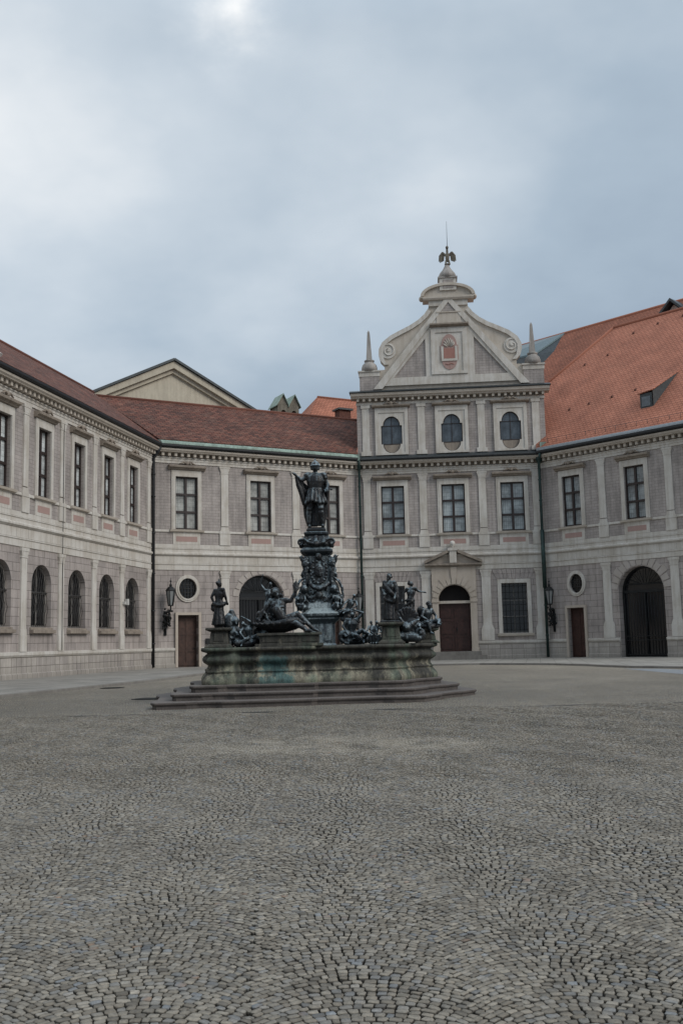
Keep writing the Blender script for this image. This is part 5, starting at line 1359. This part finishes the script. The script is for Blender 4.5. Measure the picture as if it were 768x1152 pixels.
for sx in (-1, 1):
    m = MB(); q = .42
    J = dict(hip=(0,0,.22), chest=(sx*.02,-.02,.40), neck=(sx*.03,-.03,.50), head=(sx*.04,-.05,.585), ls=(.09,0,.48), rs=(-.09,0,.48), le=(.15,-.06,.36), lh=(.10,-.12,.28), re=(-.15,-.06,.38), rh=(-.10,-.14,.42), lk=(.09,-.14,.22), lf=(.09,-.13,.03), rk=(-.08,-.15,.24), rf=(-.10,-.10,.05))
    figure(m, J, .72, 1.15); m.ell((0, .02, .14), (.16, .14, .12))
    o = finish(m, 'putto', M['bronze_l'], cp, .016, .006); o.location = (.06+sx*.52, -.45, Z(2.72)); o.rotation_euler = (0, 0, sx*.5)

# ---- the armoured statue on top
def statue(name, loc, rz, label, group=None): return empty(name, loc, rz, label=label, cat='statue', group=group)
S = statue('armoured_statue', (-.80, 31.0, 5.24), 0, 'helmeted bronze man in armour holding out his cloak on top of the column')
H_ = 2.08
m = MB(); sq(m, [(.30, .0), (.30, .05), (.27, .08), (.27, .11)], .15, 0); m.build('plinth', M['bronze_d'], S)
J = stand(H_, 0, ra=((-.205, -.02, .725), (-.285, -.03, .80)), la=((.185, .02, .66), (.175, -.09, .585)))
J['rk'] = (-.10*H_, .01*H_, .285*H_); J['rf'] = (-.10*H_, .03*H_, .035*H_); J['lk'] = (.075*H_, -.06*H_, .30*H_); J['lf'] = (.10*H_, -.01*H_, .035*H_)
J = {k: (v[0], v[1], v[2]+.11) for k, v in J.items()}
m = MB(); figure(m, J, H_, 1.12)
# cuirass, pauldrons, tasset skirt, boots
z = lambda t: t*H_+.11
m.lathe([(.10*H_, 0), (.115*H_, .05*H_), (.135*H_, .14*H_), (.125*H_, .21*H_), (.08*H_, .26*H_)], (0, 0, z(.57)), 20, sx=1, sy=.78)
for sx in (-1, 1): m.ell((sx*.125*H_, 0, z(.80)), (.058*H_, .058*H_, .05*H_)); m.ell((sx*.14*H_, 0, z(.765)), (.05*H_, .05*H_, .035*H_))
m.lathe([(.158*H_, 0), (.150*H_, .07*H_), (.122*H_, .15*H_), (.105*H_, .19*H_)], (0, 0, z(.395)), 22, sx=1, sy=.8)
for k in range(16):
    a_ = 2*PI*k/16; m.caps((.11*H_*math.cos(a_), .09*H_*math.sin(a_), z(.56)), (.158*H_*math.cos(a_), .130*H_*math.sin(a_), z(.388)+.02*H_*math.sin(k*1.3)), .018*H_, .028*H_, 8)
m.tube([(.105*H_*math.cos(2*PI*k/16), .085*H_*math.sin(2*PI*k/16), z(.585)) for k in range(16)], .014*H_, 8, closed=True)
for s_, kx, ky in ((1, .075, -.06), (-1, -.10, .01)): m.ell((kx*H_, ky*H_-.01, z(.29)), (.048*H_, .05*H_, .045*H_)); m.caps((kx*H_, ky*H_+.01, z(.23)), (kx*1.1*H_, ky*.3*H_+.02, z(.08)), .050*H_, .034*H_)
finish(m, 'body', M['bronze'], S, .015, .006, .05)
m = MB(); m.lathe([(.070*H_, -.05*H_), (.074*H_, .0), (.068*H_, .035*H_), (.048*H_, .066*H_), (.018*H_, .088*H_), (.008*H_, .10*H_)], (0, 0, z(.94)), 18)
m.tube([(0, -.075*H_, z(.93)), (0, -.06*H_, z(.99)), (0, 0, z(1.035)), (0, .06*H_, z(1.0)), (0, .08*H_, z(.93))], [.008*H_, .012*H_, .018*H_, .014*H_, .01*H_], 8)
m.lathe([(.092*H_, 0), (.074*H_, .014*H_)], (0, -.01*H_, z(.945)), 18); m.ell((0, 0, z(1.04)), (.012*H_, .03*H_, .028*H_))
finish(m, 'helmet', M['bronze_l'], S, .011, 0)
m = MB()
# cloak: folds falling from the outstretched hand, behind the legs and over the left arm
hx, hz = -.60, z(.80)
for k in range(8):
    t_ = k/7; m.tube([(hx+.02*k, -.06, hz-.02*k), (hx+.16+.05*t_, .06, hz-.42), (-.34+.18*t_, .12, z(.45)-.05*t_), (-.32+.24*t_, .14, z(.20)), (-.24+.26*t_, .12, z(.035))], [.04, .075, .08, .07, .055], 8)
m.tube([(hx, -.06, hz), (-.42, .05, z(.70)), (-.26, .12, z(.62)), (-.1, .16, z(.66))], [.04, .06, .07, .05], 8)
m.tube([(-.60, -.05, z(.79)), (-.54, -.02, z(.66)), (-.43, .0, z(.52)), (-.36, .02, z(.38)), (-.33, .03, z(.31))], [.05, .075, .085, .08, .03], 8); m.tube([(-.58, -.04, z(.78)), (-.40, .04, z(.60)), (-.28, .05, z(.55))], [.05, .09, .08], 8)
for k in range(6):
    t_ = k/5; m.tube([(.20-.1*t_, .12, z(.80)), (.30-.08*t_, .12, z(.6)), (.32-.1*t_, .13, z(.4)), (.27-.12*t_, .14, z(.18)), (.22-.1*t_, .13, z(.035))], [.05, .07, .065, .055, .05], 8)
for k in range(4): m.tube([(.34+.02*k, -.04+.03*k, z(.68)), (.40, -.08+.04*k, z(.60)), (.36, -.04+.04*k, z(.48)), (.33, .02, z(.36))], [.035, .045, .045, .03], 7)
m.box(-.2, .2, .10, .16, z(.04), z(.75))
finish(m, 'cloak', M['bronze_d'], S, .017, .012, .06)
m = MB(); m.tube([(.30, -.14, z(.60)), (.50, -.26, z(.565))], .016, 8); m.ell((.50, -.26, z(.565)), (.03, .03, .03)); m.tube([(.30, -.14, z(.60)), (.18, .20, z(.30))], .014, 6); m.tube([(.30, -.20, z(.60)), (.40, -.12, z(.585))], .014, 6); m.build('sword', M['bronze_d'], S)

# ---- left standing nymph, seen from behind
S = statue('nymph_statue', (-3.55, 28.55, 2.27), R(150), 'dark bronze woman standing with hand on hip on the leftmost stone pedestal'); S.scale = (1.06,)*3
h = 1.26
J = stand(h, .0, la=((.165, .05, .66), (.12, .02, .52)), ra=((-.14, -.03, .67), (-.11, -.12, .56)))
m = MB(); figure(m, J, h, 1.05, True)
finish(m, 'body', M['bronze_d'], S, .013, .004)
m = MB(); folds(m, (0, 0, h*.50), (0, .02, h*.06), .11, .15, 11, 1.0, 3); m.tube([(.17*math.cos(2*PI*k/14), .13*math.sin(2*PI*k/14), h*.50+.03*math.sin(k)) for k in range(14)], .05, 8, closed=True)
m.ell((.17, -.04, h*.42), (.13, .10, .10)); blobs(m, (.02, .24, -.12, .06, h*.34, h*.52), 12, .05, 4)
finish(m, 'drapery', M['bronze_d'], S, .016, .014, .05)
m = MB(); m.ell((0, .02, h*.945), (.066, .075, .07)); m.ell((.0, .085, h*.96), (.045, .045, .045)); m.caps((0, 0, h*.99), (.03, -.02, h*1.05), .03, .012)
finish(m, 'hair', M['bronze_d'], S, .012, .008, .03)
S = statue('griffin_statue', (-3.28, 28.75, 1.70), 0, 'hunched bronze winged creature squatting against the leftmost pedestal behind the nymph'); S.scale = (1.12,)*3
m = MB(); m.ell((.0, 0, .62), (.17, .20, .28)); m.ell((.10, 0, .40), (.17, .2, .2)); m.caps((.05, 0, .9), (.16, -.06, .62), .08, .09); m.ell((.16, -.08, .68), (.10, .12, .10)); m.caps((.17, -.16, .66), (.20, -.22, .60), .045, .02)
scroll(m, (.13, -.05, .28), .20, 1.5, .075, -1, start=PI/2); scroll(m, (.10, -.16, .3), .12, 1.3, .05)
m.caps((.18, -.02, .5), (.25, -.05, .2), .07, .05); m.caps((.0, -.1, .4), (.02, -.16, .04), .07, .06); m.caps((.2, -.06, .2), (.22, -.1, .04), .06, .06)
for k in range(6): m.caps((-.02+.02*k, .1, .85-.03*k), (.10+.035*k, .18, .52-.05*k), .045, .03)
blobs(m, (-.06, .27, -.2, .1, .05, .6), 22, .05, 12)
finish(m, 'body', M['bronze_l'], S, .015, .016, .05)

# ---- reclining river god with a child behind
S = statue('river_god_statue', (-1.75, 28.5, 2.09), 0, 'large bronze bearded man reclining on the front plinth with one arm raised'); S.scale = (1.06,)*3
J = dict(hip=(0,0,.30), chest=(-.10,-.03,.74), neck=(-.13,-.03,.92), head=(-.18,-.06,1.08), ls=(.10,-.04,.86), rs=(-.30,-.02,.86),
    le=(.26,-.10,.82), lh=(.36,-.12,1.10), re=(-.50,-.06,.58), rh=(-.36,-.16,.36), lk=(.40,-.04,.50), lf=(.82,-.02,.10), lt=(.96,-.06,.06), rk=(.36,-.26,.26), rf=(.66,-.34,.06), rt=(.80,-.38,.06), hipdir=(.2,-1,0))
J['le'] = (.24, -.08, .84); J['lh'] = (.35, -.10, 1.08)
m = MB(); figure(m, J, 1.72, 1.12, False, (.35,-.9,0), True); m.caps((-.12, -.10, .60), (-.02, -.10, .42), .15, .14)
for k in range(4): m.tube([(-.18+.02*k, -.16, .70-.09*k), (-.05+.02*k, -.19, .68-.09*k), (.06, -.15, .70-.09*k)], .022, 6)
finish(m, 'body', M['bronze'], S, .014, .012, .06)
m = MB(); 
for k in range(9): a_ = k*.7; m.caps((-.18+.07*math.cos(a_), .0+.06*math.sin(a_), 1.16), (-.18+.12*math.cos(a_), .02+.1*math.sin(a_), 1.02), .045, .03)
m.ell((-.18, 0, 1.12), (.11, .11, .11)); blobs(m, (-.32, .02, -.05, .1, .92, 1.2), 16, .04, 8)
finish(m, 'hair', M['bronze_d'], S, .014, .012, .04)
m = MB(); m.lathe([(.10, 0), (.42, .10), (.62, .24), (.60, .27), (.30, .16), (.05, .1)], (-.08, 0, -.005), 22, sx=1.15, sy=.52)
for k in range(13): a_ = PI+PI*k/12; m.caps((-.08+.2*math.cos(a_), .12*math.sin(a_), .06), (-.08+.70*math.cos(a_), .33*math.sin(a_), .25), .03, .045)
m.tube([(-.5, -.1, .3), (-.2, -.24, .24), (.15, -.28, .3), (.4, -.2, .34), (.55, -.12, .24)], [.06, .08, .09, .08, .05], 8); blobs(m, (-.62, -.2, -.22, .05, .15, .55), 18, .06, 22)
finish(m, 'drapery', M['bronze_d'], S, .018, .016, .06)
m = MB(); 
for k in range(7): m.caps((.37, -.13, 1.08), (.30+.035*k, -.14+.01*k, 1.26+.10*math.sin(k*.55+.2)), .03, .014)
m.caps((.36, -.12, .98), (.40, -.12, 1.42), .035, .012); finish(m, 'sea_leaf', M['bronze_d'], S, .013, .01, .03)
S = statue('child_statue', (-2.18, 28.75, 2.09), 0, 'small bronze child with one arm flung up behind the reclining man'); S.scale = (1.12,)*3
J = dict(hip=(0,0,.76), chest=(.02,0,1.00), neck=(.03,0,1.13), head=(.08,-.03,1.25), ls=(.12,0,1.09), rs=(-.07,0,1.10), le=(.24,-.04,1.0), lh=(.30,-.1,.88), re=(-.18,-.02,1.27), rh=(-.12,-.04,1.46), lk=(.12,-.14,.60), lf=(.10,-.08,.36), rk=(-.06,-.10,.55), rf=(-.14,-.05,.30))
m = MB(); figure(m, J, .86, 1.05); finish(m, 'body', M['bronze_l'], S, .013, .004)
m = MB(); m.ell((0, .05, .35), (.20, .2, .34)); m.caps((-.1, 0, .5), (-.28, -.05, .05), .12, .1); m.caps((.1, .05, .6), (.15, .05, .05), .14, .16); blobs(m, (-.32, .2, -.15, .1, .02, .62), 26, .06, 44)
finish(m, 'rockwork', M['bronze_d'], S, .018, .02, .06)

# ---- child with fish at the left of the front plinth
S = statue('sea_child_statue', (-2.72, 28.55, 1.70), 0, 'small pale green bronze child wrestling a fish left of the front plinth'); S.scale = (1.18,)*3
J = dict(hip=(.05,0,.20), chest=(.0,-.03,.42), neck=(-.03,-.04,.52), head=(-.12,-.08,.57), ls=(.08,-.02,.50), rs=(-.10,-.02,.49), le=(.05,-.12,.62), lh=(-.12,-.10,.72), re=(-.20,-.10,.36), rh=(-.10,-.18,.24), lk=(.24,-.12,.30), lf=(.34,-.14,.06), rk=(-.06,-.2,.20), rf=(-.16,-.18,.05))
m = MB(); figure(m, J, .82, 1.15); finish(m, 'body', M['bronze_l'], S, .013, .006)
m = MB(); m.tube([(-.20, -.05, .08), (.0, .02, .10), (.25, .06, .20), (.42, .03, .40), (.38, .0, .55)], [.10, .13, .12, .08, .04], 10); m.ell((.44, .0, .58), (.12, .03, .08)); m.ell((-.24, -.08, .10), (.12, .1, .1)); m.caps((.3, 0, .2), (.5, -.06, .05), .1, .07); blobs(m, (.1, .5, -.12, .1, .05, .4), 16, .055, 2)
finish(m, 'fish', M['bronze'], S, .015, .012, .04)

# ---- mermaid with raised arm right of the column
S = statue('mermaid_statue', (.28, 29.8, 1.70), 0, 'bronze sea nymph sitting with arm bent over her head right of the column base'); S.scale = (1.12,)*3
J = dict(hip=(-.06,0,.24), chest=(-.04,-.02,.56), neck=(-.03,-.02,.70), head=(-.02,-.05,.79), ls=(.09,0,.66), rs=(-.17,0,.66), le=(.26,-.02,.84), lh=(.04,-.02,.92), re=(-.28,-.06,.50), rh=(-.18,-.16,.34), lk=(.22,-.18,.38), lf=(.46,-.15,.20), rk=(.06,-.26,.26), rf=(.26,-.24,.08))
m = MB(); figure(m, J, 1.18, 1.1, True); finish(m, 'body', M['bronze_l'], S, .014, .005)
m = MB(); m.ell((0, 0, .10), (.28, .2, .12)); scroll(m, (-.24, -.1, .20), .17, 1.4, .075); m.tube([(.1, 0, .1), (.32, .0, .12), (.40, 0, .28), (.30, 0, .36)], [.1, .09, .06, .03], 8); blobs(m, (-.3, .3, -.24, .1, .03, .28), 20, .06, 14)
finish(m, 'fish_tail', M['bronze'], S, .016, .014, .05)
m = MB(); m.ell((-.02, .0, .83), (.078, .08, .075)); blobs(m, (-.1, .06, 0, .08, .68, .88), 8, .035, 6); finish(m, 'hair', M['bronze_d'], S, .013, .008, .03)
S = statue('reclining_child_statue', (.20, 30.5, 2.60), 0, 'small bronze child leaning out from the column towards the corner lantern'); S.scale = (1.1,)*3
J = dict(hip=(-.10,0,.12), chest=(.02,0,.32), neck=(.07,-.02,.43), head=(.12,-.05,.53), ls=(.16,0,.38), rs=(-.04,0,.42), le=(.20,-.1,.26), lh=(.06,-.14,.18), re=(-.14,-.08,.34), rh=(-.2,-.15,.24), lk=(-.02,-.18,.12), lf=(-.2,-.2,.06), rk=(-.2,-.12,.12), rf=(-.34,-.1,.02))
m = MB(); figure(m, J, .82, 1.1); m.caps((-.3, .05, .05), (.05, .05, .08), .11, .10); finish(m, 'body', M['bronze_l'], S, .014, .006)
m = MB(); m.caps((0, 0, -.9), (-.1, 0, .05), .16, .13); blobs(m, (-.22, .12, -.14, .1, -.86, .0), 24, .07, 15); finish(m, 'rockwork', M['bronze_d'], S, .02, .02, .06)

# ---- pair of small creatures
S = statue('twin_children_statue', (.86, 28.85, 1.70), 0, 'two tiny bronze children huddled back to back left of the robed man'); S.scale = (1.2,)*3
m = MB()
for sx in (-1, 1):
    J = dict(hip=(sx*.03,0,.16), chest=(sx*.03,0,.36), neck=(sx*.04,0,.45), head=(sx*.07,-.02,.53), ls=(.08+sx*.04,0,.43), rs=(-.08+sx*.04,0,.43), le=(.13+sx*.05,-.08,.30), lh=(.06+sx*.04,-.16,.28), re=(-.13+sx*.05,-.08,.30), rh=(-.06+sx*.04,-.16,.26), lk=(.08+sx*.05,-.16,.22), lf=(.06+sx*.03,-.10,.04), rk=(-.08+sx*.05,-.16,.22), rf=(-.06+sx*.03,-.10,.04))
    figure(m, J, .66, 1.15)
m.ell((0, 0, .12), (.20, .14, .12)); finish(m, 'body', M['bronze_l'], S, .013, .008)

# ---- robed man on the right front pedestal
S = statue('robed_man_statue', (1.34, 28.93, 2.33), R(-25), 'tall dark bronze man in a toga on the stone pedestal right of the basin front')
h = 1.42; J = stand(h, .0, ra=((-.15, .0, .66), (-.08, -.10, .60)), la=((.16, 0, .64), (.15, -.10, .50)))
m = MB(); figure(m, J, h, 1.1, False, (-.3,-.95,0), True); finish(m, 'body', M['bronze'], S, .014, .005)
m = MB(); folds(m, (0, .01, h*.74), (.0, .02, .07), .12, .19, 13, 1.0, 6)
m.tube([(-.16, -.02, h*.80), (-.05, -.13, h*.72), (.10, -.14, h*.60), (.20, -.05, h*.50)], [.05, .06, .07, .06], 8); m.tube([(.14, .04, h*.82), (.22, .0, h*.66), (.24, -.04, h*.48), (.20, -.02, h*.25)], [.06, .07, .07, .05], 8); m.tube([(-.18, 0, h*.5), (0, -.17, h*.44), (.18, -.12, h*.40)], .05, 8)
finish(m, 'toga', M['bronze_d'], S, .016, .012, .05)
m = MB(); sq(m, [(.24, -.001), (.24, .03), (.21, .06)], .15, 0); m.build('plinth', M['bronze_d'], S)
m = MB(); m.ell((-.01, .02, h*.945), (.075, .08, .07)); blobs(m, (-.07, .06, -.03, .08, h*.92, h*.985), 12, .03, 3); finish(m, 'hair', M['bronze_d'], S, .012, .008, .03)

# ---- dancing woman behind
S = statue('dancing_woman_statue', (2.00, 30.2, 2.36), R(170), 'slender bronze woman with outstretched arms standing behind the toga statue')
h = 1.22; J = stand(h, -.05, la=((.17, .0, .72), (.20, .04, .56)), ra=((-.18, -.03, .74), (-.30, -.06, .72)))
m = MB(); figure(m, J, h, .98, True); finish(m, 'body', M['bronze'], S, .013, .004)
m = MB(); folds(m, (.0, 0, h*.46), (.02, .03, h*.16), .10, .125, 9, .8, 16); m.tube([(.13*math.cos(2*PI*k/12), .1*math.sin(2*PI*k/12), h*.52) for k in range(12)], .035, 8, closed=True)
m.tube([(-.1, .08, h*.5), (.12, .1, h*.4), (.26, .12, h*.2)], [.04, .05, .03], 8); finish(m, 'skirt', M['bronze_d'], S, .015, .012, .05)
m = MB(); m.ell((0, .01, h*.94), (.062, .07, .06)); m.ell((.0, .05, h*.985), (.03, .03, .04)); finish(m, 'hair', M['bronze_d'], S, .011, .006, .03)
m = MB(); m.lathe([(.32, 0), (.30, .12), (.20, .3), (.22, .42), (.26, .5), (.26, .59)], (0, 0, -.59), 16); m.build('rock_pedestal', M['bronze_d'], S)

# ---- dolphins and shell between the pedestals
S = statue('dolphin_group_statue', (1.86, 29.35, 1.70), 0, 'bronze heap of dolphins and a curled sea beast between the two right pedestals'); S.scale = (1.12,)*3
m = MB(); 
for k, (x, r_, fl) in enumerate(((-.16, .20, 1), (.10, .22, -1), (.28, .15, 1))): scroll(m, (x, -.05*k, .26), r_, 1.4, .085, fl, start=PI/2*k)
m.caps((-.22, -.1, .2), (.2, -.12, .15), .13, .12); m.ell((-.05, -.14, .42), (.14, .14, .13)); m.caps((.1, -.1, .5), (.28, -.08, .62), .08, .03); m.caps((-.1, 0, .5), (-.2, 0, .68), .07, .03); blobs(m, (-.3, .34, -.2, .08, .05, .5), 30, .06, 51)
finish(m, 'dolphins', M['bronze_l'], S, .016, .016, .05)
m = MB(); 
for k in range(11):
    a_ = PI*(k+.5)/11; m.caps((.0, .1, .42), (.0+.32*math.cos(a_), .08, .46+.46*math.sin(a_)), .04, .055)
m.caps((-.12, .12, .1), (.12, .12, .5), .16, .18)
finish(m, 'shell', M['bronze_d'], S, .018, .01, .05)

# ---- seated man on the rightmost pedestal
S = statue('seated_man_statue', (2.50, 30.33, 2.14), R(35), 'bronze man seated with crossed leg on the rightmost stone pedestal near the portal'); S.scale = (1.1,)*3
J = dict(hip=(0,.02,.14), chest=(-.01,-.06,.42), neck=(0,-.10,.54), head=(.0,-.13,.63), ls=(.14,-.06,.50), rs=(-.15,-.06,.50), le=(.24,-.12,.34), lh=(.12,-.26,.28), re=(-.25,-.10,.32), rh=(-.14,-.25,.22), lk=(.20,-.30,.22), lf=(.06,-.42,.12), rk=(-.20,-.28,.16), rf=(-.12,-.32,-.12))
m = MB(); figure(m, J, 1.12, 1.15, False, (0,-1,0), True); m.ell((0, .0, .10), (.24, .2, .12)); finish(m, 'body', M['bronze_l'], S, .014, .006)
m = MB(); m.tube([(-.26, -.1, .06), (-.1, -.26, .05), (.12, -.28, .06), (.30, -.12, .10), (.38, -.2, .16)], [.06, .08, .08, .07, .03], 8); m.caps((-.14, .06, .5), (.0, .1, .1), .12, .16); m.ell((0, -.10, .68), (.075, .08, .07)); blobs(m, (-.24, .26, -.22, .06, .02, .16), 14, .05, 71)
finish(m, 'cloak', M['bronze_d'], S, .016, .012, .05)

# ================================================================== CAMERA, SKY, LIGHT
cam = bpy.data.cameras.new('camera'); co = bpy.data.objects.new('camera', cam); COL.objects.link(co); scene.camera = co
cam.sensor_fit = 'VERTICAL'; cam.sensor_height = 36; cam.sensor_width = 24; cam.lens = 35.0; cam.clip_end = 2000; cam.clip_start = .1
pt, rl = R(7.4279), R(-1.2916)
Xa = Vector((1,0,0)); Ya = Vector((0, -math.sin(pt), math.cos(pt))); Za = Vector((0, -math.cos(pt), -math.sin(pt)))
X2 = Xa*math.cos(rl) + Ya*math.sin(rl); Y2 = -Xa*math.sin(rl) + Ya*math.cos(rl)
Mx = Matrix((( X2.x, Y2.x, Za.x, 0), (X2.y, Y2.y, Za.y, 0), (X2.z, Y2.z, Za.z, 1.8), (0,0,0,1)))
co.matrix_world = Mx
scene.render.resolution_x = 682; scene.render.resolution_y = 1024

SUN_EL, SUN_AZ = 36.0, 122.0      # azimuth clockwise from +Y: soft light through cloud from the right
w = bpy.data.worlds.new('World'); scene.world = w; w.use_nodes = True
nt = w.node_tree; nt.nodes.clear(); g = G(nt)
out = g.n('ShaderNodeOutputWorld'); sky = g.n('ShaderNodeTexSky'); sky.sky_type = 'NISHITA'; sky.sun_disc = False
sky.sun_elevation = R(SUN_EL); sky.sun_rotation = R(SUN_AZ); sky.air_density = 1.0; sky.dust_density = 2.0
b1 = g.n('ShaderNodeBackground'); g.l(sky.outputs[0], b1.inputs[0]); b1.inputs[1].default_value = .08
tc = g.n('ShaderNodeTexCoord').outputs['Generated']; x, y, z = g.sep(tc)
el = g.m('MAXIMUM', z, 0.0)
pr_ = g.m('ADD', el, .30)
cv = g.xyz(g.m('DIVIDE', x, pr_), g.m('DIVIDE', y, pr_), 0.0)
n1 = g.noise(cv, 1.15, 6, .52); n2 = g.noise(g.xyz(g.m('ADD', g.m('DIVIDE', x, pr_), 7.3), g.m('MULTIPLY', g.m('DIVIDE', y, pr_), .9), 2.0), .55, 4, .5)
f = g.m('ADD', g.m('MULTIPLY', n1, .55), g.m('MULTIPLY', n2, .45))
# brighter towards the left of the view, darker blue-grey to the right and near the roofs
f = g.m('ADD', .5, g.m('MULTIPLY', g.m('SUBTRACT', f, .5), 1.45))
f = g.m('ADD', f, g.m('MULTIPLY', x, -.20))
def lobe(d, r, amp, wob):
    """soft brighter patch of cloud around direction d"""
    dd = g.m('SQRT', g.m('ADD', g.m('ADD', g.m('POWER', g.m('SUBTRACT', x, d[0]), 2.0), g.m('POWER', g.m('SUBTRACT', z, d[2]), 2.0)), g.m('POWER', g.m('SUBTRACT', y, d[1]), 2.0)))
    dd = g.m('ADD', dd, g.m('MULTIPLY', g.m('SUBTRACT', wob, .5), r*1.3))
    q = g.m('SUBTRACT', 1.0, g.m('DIVIDE', dd, r), clamp=True)
    return g.m('MULTIPLY', g.m('MULTIPLY', q, q), amp)
n3 = g.noise(cv, 7.0, 5, .6)
f = g.m('ADD', f, lobe(LB[0], .075, .26, n3)); f = g.m('ADD', f, lobe(LB[1], .38, .055, n1)); f = g.m('ADD', f, lobe(LB[2], .12, .03, n3))
c = g.ramp(f, [(.34, (.245, .308, .385)), (.50, (.350, .425, .50)), (.62, (.515, .575, .63)), (.76, (.82, .83, .83))])
lowb = g.ramp(el, [(.10, .80), (.30, 1.0)])
c = g.mix(1.0, c, lowb, 'MULTIPLY')
b2 = g.n('ShaderNodeBackground'); g.l(c, b2.inputs[0])
zen = g.ramp(el, [(.55, .0), (.95, 1.0)])
g.l(g.m('ADD', 1.0, g.m('MULTIPLY', zen, 1.1)), b2.inputs[1])
mx = g.n('ShaderNodeMixShader'); mx.inputs[0].default_value = .88; g.l(b1.outputs[0], mx.inputs[1]); g.l(b2.outputs[0], mx.inputs[2]); g.l(mx.outputs[0], out.inputs[0])
sl_ = bpy.data.lights.new('sun', 'SUN'); sl_.energy = 1.4; sl_.angle = R(28); sl_.color = (1.0, .96, .90)
so = bpy.data.objects.new('sun', sl_); COL.objects.link(so)
az = R(SUN_AZ); dv = Vector((math.sin(az)*math.cos(R(SUN_EL)), math.cos(az)*math.cos(R(SUN_EL)), math.sin(R(SUN_EL))))
so.rotation_euler = dv.to_track_quat('Z', 'Y').to_euler(); so.location = (0, 0, 40)
vs_ = scene.view_settings; vs_.view_transform = 'Standard'; vs_.look = 'None'; vs_.gamma = 1; vs_.exposure = .36
